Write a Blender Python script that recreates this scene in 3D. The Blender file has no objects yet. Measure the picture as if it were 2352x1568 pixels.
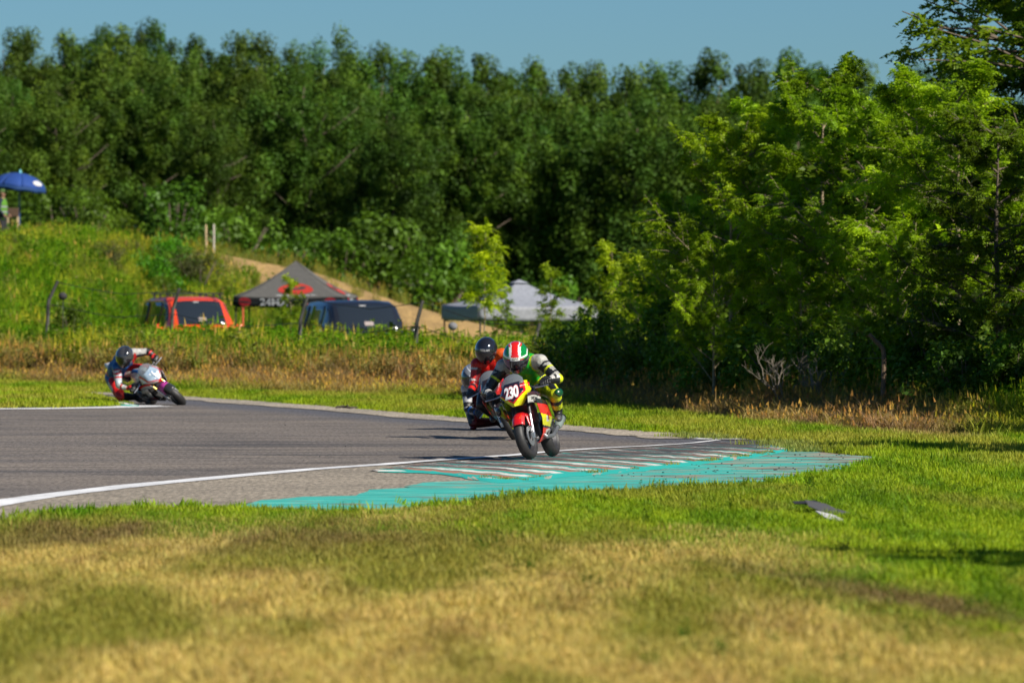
import bpy, math, random
import numpy as np
from mathutils import Vector, Matrix, Euler

scene = bpy.context.scene
COL = scene.collection
R = math.radians

# ------------------------------------------------------------------ camera
CAM_H = 1.77
FPX = 12840.0                      # focal length in units of a 2352 px wide frame
PITCH = math.atan(112.0 / FPX)
cam_d = bpy.data.cameras.new('camera')
cam_d.sensor_width = 36.0
cam_d.lens = FPX / 2352.0 * 36.0
cam_d.clip_start = 0.5
cam_d.clip_end = 4000.0
cam_d.dof.use_dof = True
cam_d.dof.focus_distance = 60.5
cam_d.dof.aperture_fstop = 3.5
cam = bpy.data.objects.new('camera', cam_d)
COL.objects.link(cam)
cam.location = (0, 0, CAM_H)
cam.rotation_euler = (math.pi / 2 - PITCH, 0, 0)
scene.camera = cam

# ------------------------------------------------------------------ light
SUN_EL = R(38)
SAZ = Vector((0.76, -0.65, 0)).normalized()
TO_SUN = Vector((SAZ.x * math.cos(SUN_EL), SAZ.y * math.cos(SUN_EL), math.sin(SUN_EL)))
world = bpy.data.worlds.new('World')
scene.world = world
world.use_nodes = True
wn = world.node_tree.nodes
wl = world.node_tree.links
wn.clear()
sky = wn.new('ShaderNodeTexSky')
sky.sky_type = 'NISHITA'
sky.sun_disc = False
sky.sun_elevation = SUN_EL
sky.sun_rotation = math.atan2(TO_SUN.x, TO_SUN.y)
sky.altitude = 300
sky.air_density = 1.0
sky.dust_density = 0.3
sky.ozone_density = 2.0
bg = wn.new('ShaderNodeBackground')
bg.inputs['Strength'].default_value = 0.050
wo = wn.new('ShaderNodeOutputWorld')
tint = wn.new('ShaderNodeVectorMath'); tint.operation = 'MULTIPLY'     # clear, rather cool air
tint.inputs[1].default_value = (0.42, 0.71, 1.0)
wl.new(sky.outputs[0], tint.inputs[0])
wl.new(tint.outputs[0], bg.inputs['Color'])
wl.new(bg.outputs[0], wo.inputs['Surface'])

sun_d = bpy.data.lights.new('sun', 'SUN')
sun_d.energy = 5.0
sun_d.angle = R(0.53)
sun_d.color = (1.0, 0.93, 0.82)
sun = bpy.data.objects.new('sun', sun_d)
COL.objects.link(sun)
sun.rotation_euler = TO_SUN.to_track_quat('Z', 'Y').to_euler()
sun.location = (20, -20, 30)

scene.view_settings.view_transform = 'Standard'
scene.view_settings.look = 'None'
scene.view_settings.exposure = 0.56
scene.view_settings.gamma = 1.0
scene.view_settings.use_curve_mapping = False
scene.render.engine = 'CYCLES'
scene.cycles.max_bounces = 6
scene.cycles.transparent_max_bounces = 12
scene.cycles.use_denoising = True

# ------------------------------------------------------------------ helpers
def ray(u, v):
    """direction through a point of the (2352 x 1568) frame"""
    a = (u - 1176.0) / FPX
    b = (784.0 - v) / FPX
    c, s = math.cos(PITCH), math.sin(PITCH)
    return Vector((a, c + b * s, -s + b * c))

def P(u, v, d):
    r = ray(u, v)
    k = d / r.y
    return Vector((r.x * k, d, CAM_H + r.z * k))

def G(u, v, z=0.0):
    r = ray(u, v)
    k = (z - CAM_H) / r.z
    return Vector((r.x * k, r.y * k, z))

def lin(r, g, b):
    f = lambda c: (c / 255.0 / 12.92) if c <= 10 else ((c / 255.0 + 0.055) / 1.055) ** 2.4
    return (f(r), f(g), f(b))

def put(o, label=None, cat=None, group=None, kind=None):
    if label: o['label'] = label
    if cat: o['category'] = cat
    if group: o['group'] = group
    if kind: o['kind'] = kind
    return o

def empty(name, loc=(0, 0, 0), rot=(0, 0, 0)):
    o = bpy.data.objects.new(name, None)
    o.empty_display_size = 0.2
    o.location = loc
    o.rotation_euler = rot
    COL.objects.link(o)
    return o

def link(name, me, mats, parent=None):
    o = bpy.data.objects.new(name, me)
    if mats is not None:
        for m in (mats if isinstance(mats, (list, tuple)) else [mats]):
            me.materials.append(m)
    COL.objects.link(o)
    if parent is not None:
        o.parent = parent
    return o

def np_mesh(name, verts, faces, smooth=False, colors=None, cname='paint'):
    """verts (n,3), faces (m,k) arrays of one size, colors (m,3) per face"""
    verts = np.asarray(verts, dtype=np.float32)
    faces = np.asarray(faces, dtype=np.int32)
    m, k = faces.shape
    me = bpy.data.meshes.new(name)
    me.vertices.add(len(verts))
    me.vertices.foreach_set('co', verts.ravel())
    me.loops.add(m * k)
    me.loops.foreach_set('vertex_index', faces.ravel())
    me.polygons.add(m)
    me.polygons.foreach_set('loop_start', np.arange(0, m * k, k, dtype=np.int32))
    me.polygons.foreach_set('loop_total', np.full(m, k, dtype=np.int32))
    if smooth:
        me.polygons.foreach_set('use_smooth', np.ones(m, dtype=bool))
    me.update(calc_edges=True)
    if colors is not None:
        set_face_colors(me, colors, cname)
    return me

def set_face_colors(me, colors, cname='paint'):
    n = len(me.polygons)
    tot = np.empty(n, dtype=np.int32)
    me.polygons.foreach_get('loop_total', tot)
    c = np.ones((n, 4), dtype=np.float32)
    c[:, :3] = colors
    at = me.color_attributes.new(cname, 'FLOAT_COLOR', 'CORNER')
    at.data.foreach_set('color', np.repeat(c, tot, axis=0).ravel())

class MB:
    """collects simple solids and links them as one mesh object"""
    def __init__(s):
        s.v = []; s.f = []; s.c = []; s.col = (0.5, 0.5, 0.5)
    def add(s, vs, fs, col=None):
        b = len(s.v)
        s.v.extend([tuple(p) for p in vs])
        for f in fs:
            s.f.append(tuple(i + b for i in f)); s.c.append(col or s.col)
        return s
    def box(s, c, size, rot=None, col=None, taper=(1, 1)):
        hx, hy, hz = [a / 2 for a in size]
        vs = []
        for z in (-1, 1):
            tx, ty = (1, 1) if z < 0 else taper
            for x, y in ((-1, -1), (1, -1), (1, 1), (-1, 1)):
                p = Vector((x * hx * tx, y * hy * ty, z * hz))
                if rot is not None: p = rot @ p
                vs.append(p + Vector(c))
        return s.add(vs, [(3, 2, 1, 0), (4, 5, 6, 7), (0, 1, 5, 4), (1, 2, 6, 5), (2, 3, 7, 6), (3, 0, 4, 7)], col)
    def tube(s, pts, rad, n=8, col=None, cap=True):
        pts = [Vector(p) for p in pts]
        rads = rad if isinstance(rad, (list, tuple)) else [rad] * len(pts)
        rings = []
        prev = None
        for i, p in enumerate(pts):
            a = pts[max(i - 1, 0)]; b = pts[min(i + 1, len(pts) - 1)]
            t = (b - a).normalized()
            if prev is None:
                ref = Vector((0, 0, 1)) if abs(t.z) < 0.9 else Vector((1, 0, 0))
                x = t.cross(ref).normalized()
            else:
                x = (prev - t * prev.dot(t)).normalized()
            prev = x
            y = t.cross(x)
            rings.append([p + (x * math.cos(2 * math.pi * k / n) + y * math.sin(2 * math.pi * k / n)) * rads[i] for k in range(n)])
        vs = [q for r in rings for q in r]
        fs = []
        for i in range(len(pts) - 1):
            for k in range(n):
                k2 = (k + 1) % n
                fs.append((i * n + k, i * n + k2, (i + 1) * n + k2, (i + 1) * n + k))
        if cap:
            fs.append(tuple(reversed(range(n))))
            fs.append(tuple(range((len(pts) - 1) * n, len(pts) * n)))
        return s.add(vs, fs, col)
    def lathe(s, prof, n=32, M=None, col=None, closed=False):
        """prof (r, h) about the local z axis"""
        vs = []
        for r, h in prof:
            for k in range(n):
                a = 2 * math.pi * k / n
                p = Vector((r * math.cos(a), r * math.sin(a), h))
                vs.append(M @ p if M is not None else p)
        fs = []
        m = len(prof)
        for i in range(m if closed else m - 1):
            j = (i + 1) % m
            for k in range(n):
                k2 = (k + 1) % n
                fs.append((i * n + k, i * n + k2, j * n + k2, j * n + k))
        return s.add(vs, fs, col)
    def ball(s, c, r, n=16, m=10, col=None):
        sc = r if isinstance(r, (tuple, list)) else (r, r, r)
        prof = []
        vs = []
        for i in range(m + 1):
            th = math.pi * i / m
            for k in range(n):
                a = 2 * math.pi * k / n
                vs.append(Vector(c) + Vector((sc[0] * math.sin(th) * math.cos(a), sc[1] * math.sin(th) * math.sin(a), -sc[2] * math.cos(th))))
        fs = []
        for i in range(m):
            for k in range(n):
                k2 = (k + 1) % n
                fs.append((i * n + k, i * n + k2, (i + 1) * n + k2, (i + 1) * n + k))
        return s.add(vs, fs, col)
    def prism(s, poly, z0, z1, M=None, col=None):
        n = len(poly)
        vs = [Vector((x, y, z0)) for x, y in poly] + [Vector((x, y, z1)) for x, y in poly]
        if M is not None: vs = [M @ p for p in vs]
        fs = [tuple(reversed(range(n))), tuple(range(n, 2 * n))]
        fs += [(i, (i + 1) % n, n + (i + 1) % n, n + i) for i in range(n)]
        return s.add(vs, fs, col)
    def grid(s, fn, nu, nv, colfn=None, flip=False):
        b = [fn(i / nu, j / nv) for j in range(nv + 1) for i in range(nu + 1)]
        base = len(s.v)
        s.v.extend([tuple(p) for p in b])
        for j in range(nv):
            for i in range(nu):
                q = [j * (nu + 1) + i, j * (nu + 1) + i + 1, (j + 1) * (nu + 1) + i + 1, (j + 1) * (nu + 1) + i]
                if flip: q.reverse()
                s.f.append(tuple(base + k for k in q))
                s.c.append(colfn((i + .5) / nu, (j + .5) / nv) if colfn else s.col)
        return s
    def mesh(s, name, smooth=False):
        me = bpy.data.meshes.new(name)
        me.from_pydata(s.v, [], s.f)
        set_face_colors(me, np.array(s.c, dtype=np.float32))
        if smooth:
            me.polygons.foreach_set('use_smooth', np.ones(len(me.polygons), dtype=bool))
        me.update()
        return me
    def build(s, name, mat, parent=None, smooth=False, bevel=0, thick=0, fine=0):
        o = link(name, s.mesh(name, smooth), mat, parent)
        if thick:
            m = o.modifiers.new('thickness', 'SOLIDIFY'); m.thickness = thick; m.offset = 0
        if bevel:
            m = o.modifiers.new('edge', 'BEVEL'); m.width = bevel; m.segments = 2; m.limit_method = 'ANGLE'
        if smooth:
            try:
                o.data.set_sharp_from_angle(angle=R(40))
            except Exception:
                pass
        return o

# value noise -------------------------------------------------------------
_rs = np.random.RandomState(7)
_NT = _rs.rand(256, 256).astype(np.float32)
def vnoise(x, y):
    x = np.asarray(x, dtype=np.float64); y = np.asarray(y, dtype=np.float64)
    xi = np.floor(x).astype(int); yi = np.floor(y).astype(int)
    fx = x - xi; fy = y - yi
    fx = fx * fx * (3 - 2 * fx); fy = fy * fy * (3 - 2 * fy)
    a = _NT[xi % 256, yi % 256]; b = _NT[(xi + 1) % 256, yi % 256]
    c = _NT[xi % 256, (yi + 1) % 256]; d = _NT[(xi + 1) % 256, (yi + 1) % 256]
    return (a * (1 - fx) + b * fx) * (1 - fy) + (c * (1 - fx) + d * fx) * fy
def fbm(x, y, o=4):
    s = 0; a = 0.5; t = 0
    for i in range(o):
        s = s + a * vnoise(x * 2 ** i + 13.7 * i, y * 2 ** i + 5.1 * i); t += a; a *= 0.5
    return s / t
def sstep(x):
    x = np.clip(x, 0, 1)
    return x * x * (3 - 2 * x)

# materials ---------------------------------------------------------------
def new_mat(name):
    m = bpy.data.materials.new(name)
    m.use_nodes = True
    nt = m.node_tree
    b = nt.nodes['Principled BSDF']
    return m, nt, b

def mat(name, col, rough=0.6, metal=0.0, noise=0.0, nscale=8.0, bump=0.0, coat=0.0, bscale=60.0, spec=0.5):
    m, nt, b = new_mat(name)
    b.inputs['Roughness'].default_value = rough
    b.inputs['Metallic'].default_value = metal
    b.inputs['Coat Weight'].default_value = coat
    b.inputs['Specular IOR Level'].default_value = spec
    tc = nt.nodes.new('ShaderNodeTexCoord')
    if noise:
        n = nt.nodes.new('ShaderNodeTexNoise'); n.inputs['Scale'].default_value = nscale; n.inputs['Detail'].default_value = 6
        nt.links.new(tc.outputs['Object'], n.inputs['Vector'])
        r = nt.nodes.new('ShaderNodeMapRange')
        r.inputs['To Min'].default_value = 1 - noise; r.inputs['To Max'].default_value = 1 + noise
        r.inputs['From Min'].default_value = 0.3; r.inputs['From Max'].default_value = 0.7
        nt.links.new(n.outputs['Fac'], r.inputs['Value'])
        h = nt.nodes.new('ShaderNodeVectorMath'); h.operation = 'SCALE'
        h.inputs[0].default_value = col
        nt.links.new(r.outputs[0], h.inputs['Scale'])
        nt.links.new(h.outputs[0], b.inputs['Base Color'])
    else:
        b.inputs['Base Color'].default_value = (*col, 1)
    if bump:
        n = nt.nodes.new('ShaderNodeTexNoise'); n.inputs['Scale'].default_value = bscale; n.inputs['Detail'].default_value = 4
        nt.links.new(tc.outputs['Object'], n.inputs['Vector'])
        bp = nt.nodes.new('ShaderNodeBump'); bp.inputs['Strength'].default_value = bump; bp.inputs['Distance'].default_value = 0.01
        nt.links.new(n.outputs['Fac'], bp.inputs['Height']); nt.links.new(bp.outputs[0], b.inputs['Normal'])
    return m

def paint_mat(name, rough=0.35, coat=0.0, bump=0.0, bscale=30.0, dirt=0.12, metal=0.0, through=0.0):
    """material that takes its colour from the painted faces, with grime"""
    m, nt, b = new_mat(name)
    a = nt.nodes.new('ShaderNodeAttribute'); a.attribute_name = 'paint'
    tc = nt.nodes.new('ShaderNodeTexCoord')
    n = nt.nodes.new('ShaderNodeTexNoise'); n.inputs['Scale'].default_value = 14; n.inputs['Detail'].default_value = 8
    nt.links.new(tc.outputs['Object'], n.inputs['Vector'])
    r = nt.nodes.new('ShaderNodeMapRange'); r.inputs['From Min'].default_value = .3; r.inputs['From Max'].default_value = .7
    r.inputs['To Min'].default_value = 1 - dirt * 2; r.inputs['To Max'].default_value = 1.0
    nt.links.new(n.outputs['Fac'], r.inputs['Value'])
    h = nt.nodes.new('ShaderNodeVectorMath'); h.operation = 'SCALE'
    nt.links.new(a.outputs['Color'], h.inputs[0]); nt.links.new(r.outputs[0], h.inputs['Scale'])
    nt.links.new(h.outputs[0], b.inputs['Base Color'])
    b.inputs['Roughness'].default_value = rough
    b.inputs['Coat Weight'].default_value = coat
    b.inputs['Metallic'].default_value = metal
    if bump:
        n2 = nt.nodes.new('ShaderNodeTexNoise'); n2.inputs['Scale'].default_value = bscale; n2.inputs['Detail'].default_value = 5
        nt.links.new(tc.outputs['Object'], n2.inputs['Vector'])
        bp = nt.nodes.new('ShaderNodeBump'); bp.inputs['Strength'].default_value = bump; bp.inputs['Distance'].default_value = 0.02
        nt.links.new(n2.outputs['Fac'], bp.inputs['Height']); nt.links.new(bp.outputs[0], b.inputs['Normal'])
    if through:                          # thin cloth lets some daylight through
        tl = nt.nodes.new('ShaderNodeBsdfTranslucent'); nt.links.new(h.outputs[0], tl.inputs['Color'])
        mx = nt.nodes.new('ShaderNodeMixShader'); mx.inputs[0].default_value = through
        nt.links.new(b.outputs[0], mx.inputs[1]); nt.links.new(tl.outputs[0], mx.inputs[2])
        nt.links.new(mx.outputs[0], nt.nodes['Material Output'].inputs['Surface'])
    return m

def leaf_mat(name, trans=0.45, rough=0.5, instancer=False, hue=0.02, val=0.25, attr='paint', spec=0.3):
    """leaf or blade: diffuse, a little gloss, light passing through"""
    m, nt, b = new_mat(name)
    N, L = nt.nodes, nt.links
    a = N.new('ShaderNodeAttribute'); a.attribute_name = 'tint' if instancer else attr
    if instancer: a.attribute_type = 'INSTANCER'
    info = N.new('ShaderNodeObjectInfo')
    hs = N.new('ShaderNodeHueSaturation')
    r1 = N.new('ShaderNodeMapRange'); r1.inputs['To Min'].default_value = .5 - hue; r1.inputs['To Max'].default_value = .5 + hue
    r2 = N.new('ShaderNodeMapRange'); r2.inputs['To Min'].default_value = 1 - val; r2.inputs['To Max'].default_value = 1 + val
    wnz = N.new('ShaderNodeTexWhiteNoise'); wnz.noise_dimensions = '1D'
    L.new(info.outputs['Random'], r1.inputs['Value'])
    L.new(info.outputs['Random'], wnz.inputs['W']); L.new(wnz.outputs['Value'], r2.inputs['Value'])
    L.new(r1.outputs[0], hs.inputs['Hue']); L.new(r2.outputs[0], hs.inputs['Value'])
    L.new(a.outputs['Color'], hs.inputs['Color'])
    col = hs.outputs['Color']
    if instancer:                       # blades of one tuft differ too
        a2 = N.new('ShaderNodeAttribute'); a2.attribute_name = 'paint'
        mx = N.new('ShaderNodeVectorMath'); mx.operation = 'MULTIPLY'
        L.new(col, mx.inputs[0]); L.new(a2.outputs['Color'], mx.inputs[1])
        col = mx.outputs[0]
    L.new(col, b.inputs['Base Color'])
    b.inputs['Roughness'].default_value = rough
    b.inputs['Specular IOR Level'].default_value = spec
    t = N.new('ShaderNodeBsdfTranslucent')
    bright = N.new('ShaderNodeVectorMath'); bright.operation = 'MULTIPLY'; bright.inputs[1].default_value = (1.15, 1.15, 0.6)
    L.new(col, bright.inputs[0]); L.new(bright.outputs[0], t.inputs['Color'])
    mix = N.new('ShaderNodeMixShader'); mix.inputs[0].default_value = trans
    L.new(b.outputs[0], mix.inputs[1]); L.new(t.outputs[0], mix.inputs[2])
    L.new(mix.outputs[0], N['Material Output'].inputs['Surface'])
    return m
# ------------------------------------------------------------------ terrain
def U_of(x, d): return 1176.0 + FPX * x / np.maximum(d, 1.0)
FOOT_U = [-400, 0, 400, 1050, 1400, 1700, 2000, 2200, 2700]
FOOT_D = [116, 113, 102.5, 96, 89.6, 80, 73.5, 70.5, 64]
CREST_U = [-400, 0, 130, 300, 480, 700, 1000, 1350, 1700, 2600]
CREST_Z = [3.1, 3.05, 3.15, 3.15, 2.9, 2.3, 1.22, 0.2, -0.3, -0.5]
def foot_d(u): return np.interp(u, FOOT_U, FOOT_D)
def height(x, d):
    x = np.asarray(x, float); d = np.asarray(d, float)
    u = U_of(x, d)
    df = foot_d(u)
    bank = np.interp(u, [0, 1300, 2300], [0.50, 0.36, 0.25])
    z = sstep((d - df) / 6.0) * bank
    zp = np.interp(u, [-400, 0, 250, 600, 900, 1200, 1700, 2600], [0.7, 0.7, 0.1, -0.05, -0.3, -0.75, -0.6, -0.4])
    k = sstep((d - np.maximum(df + 8, 116)) / 9.0)
    z = z * (1 - k) + zp * k
    s0 = np.interp(u, [0, 200, 330, 650, 1400, 1800], [116, 119, 136, 144, 146, 150])
    zc = np.interp(u, CREST_U, CREST_Z)
    k = sstep((d - s0) / (158.0 - s0))
    z = z * (1 - k) + zc * k
    z = z - 0.6 * sstep((d - 159) / 12.0)
    z = z + 0.10 * (fbm(x * 0.35, d * 0.35, 3) - 0.5) * sstep((d - df) / 4.0) * 2
    z = z + 0.5 * (fbm(x * 0.12 + 9, d * 0.12, 3) - 0.5) * sstep((d - 132) / 20.0) * sstep((900 - u) / 500.0 + .3)
    # small dips of the mown lawn in front
    z = z + 0.05 * (fbm(x * 0.5 + 3, d * 0.5, 2) - 0.5) * sstep((44 - d) / 8.0)
    return z

def poly_px(pts, z=0.0): return [G(u, v, z) for u, v in pts]
# outline of everything paved, in frame units on the ground plane
NEAR_LINE = [(-120, 1178), (0, 1157), (100, 1142), (300, 1118), (500, 1099), (700, 1081), (860, 1070), (1000, 1059), (1150, 1049), (1250, 1040), (1380, 1031), (1500, 1025), (1590, 1019), (1650, 1012)]
FAR_EDGE = [(1660, 1008), (1560, 998), (1400, 986), (1250, 973), (1050, 959), (800, 938), (600, 923), (440, 912), (330, 906), (180, 900), (-60, 893)]
INFIELD = [(-120, 939), (0, 939), (120, 938), (255, 935), (300, 931), (262, 922), (215, 912), (160, 906), (0, 901), (-120, 898)]
APRON_EDGE = [(-120, 1222), (0, 1196), (110, 1176), (250, 1164), (420, 1160), (570, 1159)]
CYAN_LOW = [(570, 1157), (660, 1162), (760, 1166), (860, 1166), (950, 1161), (1030, 1150), (1100, 1142), (1190, 1135), (1300, 1126), (1400, 1120), (1500, 1116), (1600, 1112), (1700, 1107), (1780, 1100), (1850, 1090), (1910, 1080), (1965, 1072), (2025, 1058)]
CYAN_TOP = [(2030, 1052), (1960, 1047), (1900, 1043), (1850, 1036), (1800, 1037), (1740, 1045), (1650, 1058), (1560, 1069), (1450, 1081), (1350, 1090), (1250, 1096), (1180, 1108), (1100, 1106), (1060, 1107), (960, 1112), (930, 1123), (850, 1128), (820, 1140), (700, 1144), (600, 1151)]
APRON_EDGE = [(u, v + 10) for u, v in APRON_EDGE]
CYAN_LOW = [(u if u > 600 else 540, v + (13 if u < 1990 else 5)) for u, v in CYAN_LOW]
PAVED = poly_px([(-120, 893)] + FAR_EDGE[::-1] + [(1690, 1009), (1760, 1012), (1830, 1022), (1850, 1034), (1960, 1046), (2030, 1052)] + CYAN_LOW[::-1] + APRON_EDGE[::-1])
INF_W = poly_px(INFIELD)

def inside(poly, x, y):
    x = np.asarray(x); y = np.asarray(y)
    r = np.zeros(x.shape, bool)
    n = len(poly)
    j = n - 1
    for i in range(n):
        xi, yi, xj, yj = poly[i][0], poly[i][1], poly[j][0], poly[j][1]
        c = ((yi > y) != (yj > y)) & (x < (xj - xi) * (y - yi) / (yj - yi + 1e-12) + xi)
        r ^= c
        j = i
    return r
def paved(x, y): return inside(PAVED, x, y) & ~inside(INF_W, x, y)

GREEN = np.array((0.135, 0.245, 0.006)); GREEN2 = np.array((0.27, 0.37, 0.012)); DGREEN = np.array((0.05, 0.10, 0.012))
STRAW = np.array((0.55, 0.435, 0.135)); BROWN = np.array((0.27, 0.165, 0.06)); SAND = np.array((0.58, 0.37, 0.13)); OLIVE = np.array((0.28, 0.285, 0.035))
def mixc(a, b, t): return a * (1 - t[..., None]) + b * t[..., None]
def V_of(d): return 672.0 + FPX * CAM_H / np.maximum(d, 1)
def ground_col(x, d, rnd=None):
    """colour of what grows on (x, d); the same for soil sheet and tufts"""
    x = np.asarray(x, float); d = np.asarray(d, float)
    u = U_of(x, d); v = V_of(d); df = foot_d(u)
    n1 = fbm(x * 1.3, d * 0.24, 4); n2 = fbm(x * 3.2 + 40, d * .55 + 11, 4); n3 = fbm(x * 0.55 + 7, d * 0.22 + 3, 3)
    r = rnd if rnd is not None else np.full(x.shape, 0.5)
    lush = mixc(np.broadcast_to(GREEN, x.shape + (3,)), GREEN2, np.clip((n2 - .35) * 3, 0, 1))
    lush = mixc(lush, OLIVE, np.clip((n1 - .52) * 4, 0, .7))
    dry = mixc(np.broadcast_to(STRAW, x.shape + (3,)), BROWN, np.clip((n2 - .50) * 4, 0, 1) * .5)
    dry = mixc(dry, OLIVE * .85, np.clip((n1 - .37) * 4.0, 0, .85))
    # near lawn: burnt below a slanting line
    vb = np.interp(u, [-200, 0, 560, 950, 1200, 1500, 2000, 2352, 2600], [1195, 1192, 1178, 1182, 1215, 1270, 1350, 1420, 1450])
    k = np.clip((v - vb + (n3 - .5) * 190 + (r - .5) * 70) / 60 + .5, 0, 1)
    c = mixc(lush, dry, k)
    lim = np.clip((u - 1700) / 500, 0, 1) * np.clip((n3 - .3) * 2.0, 0, 1) * .7
    c = mixc(c, lush, lim)
    # worn brown scar in the turf on the right, bare soil near the apron on the left
    sc1 = np.exp(-((u - 2020 - (v - 1370) * 2.2) / 230) ** 2 - ((v - 1370 - (u - 2020) * .18 + (n2 - .5) * 70) / 26) ** 2) * 1.2
    sc2 = np.exp(-((u - 450) / 520) ** 2 - ((v - 1238 + (n2 - .5) * 90) / 34) ** 2) * 1.1
    c = mixc(c, np.array((0.20, 0.135, 0.06)), np.clip((sc1 + sc2) * np.clip((n1 - .25) * 3, 0, 1), 0, .85))
    # far verge: fresh strip, then burnt foot of the bank, then tall green
    far = d > df - 14
    t = (d - df)
    strip = mixc(lush, OLIVE * 1.2, np.clip((n1 - .3) * 2, 0, .8))
    kb = np.clip((t + 2.2 + np.clip((u - 1300) / 500, 0, 1) * 2.2 + (n1 - .5) * 3) / 2.2, 0, 1)
    bank = mixc(np.broadcast_to(np.array((.27, .180, .090)), x.shape + (3,)), STRAW, np.clip((n2 - .4) * 3 + (r - .5), 0, 1) * .5)
    kg = np.clip((t - 3.6 + (n1 - .5) * 5 + (r - .5) * 2) / 1.5, 0, 1)
    gcol2 = mixc(np.broadcast_to(np.array((0.125, 0.24, 0.010)), x.shape + (3,)), OLIVE * 1.15, np.clip((n1 - .45) * 4, 0, .8))
    gcol2 = mixc(gcol2, DGREEN, np.clip((n2 - .55) * 4, 0, .7))
    f = mixc(mixc(strip, bank, kb * np.clip((2300 - u) / 150, 0, 1)), gcol2, kg)
    c = np.where(far[..., None], f, c)
    # sandy crest of the mound
    s1 = np.interp(u, [0, 100, 450, 700, 1000, 1200, 1400], [162, 157, 154.0, 151.2, 149, 146, 143])
    ks = np.clip((d - s1 + (n2 - .5) * 5) / 1.2, 0, 1) * (d < 166) * np.clip((1500 - u) / 60, 0, 1)
    sandc = mixc(np.broadcast_to(SAND, x.shape + (3,)), SAND * .72, np.clip((n2 - .45) * 4, 0, 1))
    c = mixc(c, sandc, ks)
    # forest floor
    kf = sstep((d - 166) / 4)
    c = mixc(c, np.array((0.05, 0.05, 0.02)), kf)
    return c, ks

def ground_mat():
    m, nt, b = new_mat('soil_and_turf')
    N, L = nt.nodes, nt.links
    a = N.new('ShaderNodeAttribute'); a.attribute_name = 'gcol'
    tc = N.new('ShaderNodeTexCoord')
    n = N.new('ShaderNodeTexNoise'); n.inputs['Scale'].default_value = 9; n.inputs['Detail'].default_value = 8
    L.new(tc.outputs['Object'], n.inputs['Vector'])
    r = N.new('ShaderNodeMapRange'); r.inputs['From Min'].default_value = .3; r.inputs['From Max'].default_value = .7
    r.inputs['To Min'].default_value = .45; r.inputs['To Max'].default_value = 1.0
    L.new(n.outputs['Fac'], r.inputs['Value'])
    h = N.new('ShaderNodeVectorMath'); h.operation = 'SCALE'
    L.new(a.outputs['Color'], h.inputs[0]); L.new(r.outputs[0], h.inputs['Scale'])
    L.new(h.outputs[0], b.inputs['Base Color'])
    b.inputs['Roughness'].default_value = .95
    bp = N.new('ShaderNodeBump'); bp.inputs['Strength'].default_value = .8; bp.inputs['Distance'].default_value = .06
    L.new(n.outputs['Fac'], bp.inputs['Height']); L.new(bp.outputs[0], b.inputs['Normal'])
    return m
GROUND_M = ground_mat()

def axis(segs):
    out = []
    for a, b, n in segs: out += list(np.linspace(a, b, n, endpoint=False))
    out.append(segs[-1][1])
    return np.array(out)
gx = axis([(-900, -60, 12), (-60, -26, 12), (-26, 26, 175), (26, 60, 12), (60, 900, 12)])
gy = axis([(-60, 18, 10), (18, 60, 60), (60, 180, 240), (180, 260, 20), (260, 2200, 14)])
XX, YY = np.meshgrid(gx, gy)
ZZ = height(XX, YY)
ZZ = ZZ - 0.02 * paved(XX, YY)
nx, ny = len(gx), len(gy)
idx = np.arange(nx * ny).reshape(ny, nx)
quads = np.stack([idx[:-1, :-1], idx[:-1, 1:], idx[1:, 1:], idx[1:, :-1]], -1).reshape(-1, 4)
gme = np_mesh('ground', np.stack([XX, YY, ZZ], -1).reshape(-1, 3), quads, smooth=True)
gc, _ = ground_col(XX.ravel(), YY.ravel())
gc4 = np.ones((nx * ny, 4), np.float32); gc4[:, :3] = gc * 0.8
at = gme.color_attributes.new('gcol', 'FLOAT_COLOR', 'POINT'); at.data.foreach_set('color', gc4.ravel())
ground = link('ground', gme, GROUND_M)
put(ground, 'rough ground of turf, burnt verge and sandy mound around the race track', kind='structure')

# ------------------------------------------------------------------ paved sheets
def sheet(name, pts, z, m, step=None):
    from mathutils.geometry import tessellate_polygon
    vs = [Vector((p[0], p[1], z)) for p in pts]
    tris = tessellate_polygon([[Vector((p[0], p[1], 0)) for p in pts]])
    me = bpy.data.meshes.new(name)
    me.from_pydata(vs, [], [tuple(t) for t in tris])
    me.update()
    # make every face look up
    fl = [p.normal.z < 0 for p in me.polygons]
    if any(fl):
        for p, f in zip(me.polygons, fl):
            if f: p.flip()
    return link(name, me, m)

def resample(pts, step, wob=0.0, seed=0):
    rn = random.Random(seed)
    out = []
    for a, b in zip(pts[:-1], pts[1:]):
        L_ = (Vector(b) - Vector(a)).length
        n = max(1, int(L_ / step))
        for i in range(n):
            p = Vector(a).lerp(Vector(b), i / n)
            out.append(Vector((p.x + rn.uniform(-wob, wob), p.y + rn.uniform(-wob, wob) * 2.5, p.z)))
    out.append(Vector(pts[-1]))
    return out

def smooth_line(pts, sub=6):
    """Catmull-Rom through points"""
    q = [Vector(p) for p in pts]
    q = [q[0] * 2 - q[1]] + q + [q[-1] * 2 - q[-2]]
    out = []
    for i in range(1, len(q) - 2):
        p0, p1, p2, p3 = q[i - 1], q[i], q[i + 1], q[i + 2]
        for k in range(sub):
            t = k / sub
            out.append(0.5 * ((2 * p1) + (p2 - p0) * t + (2 * p0 - 5 * p1 + 4 * p2 - p3) * t * t + (3 * p1 - p0 - 3 * p2 + p3) * t ** 3))
    out.append(q[-2])
    return out

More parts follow.
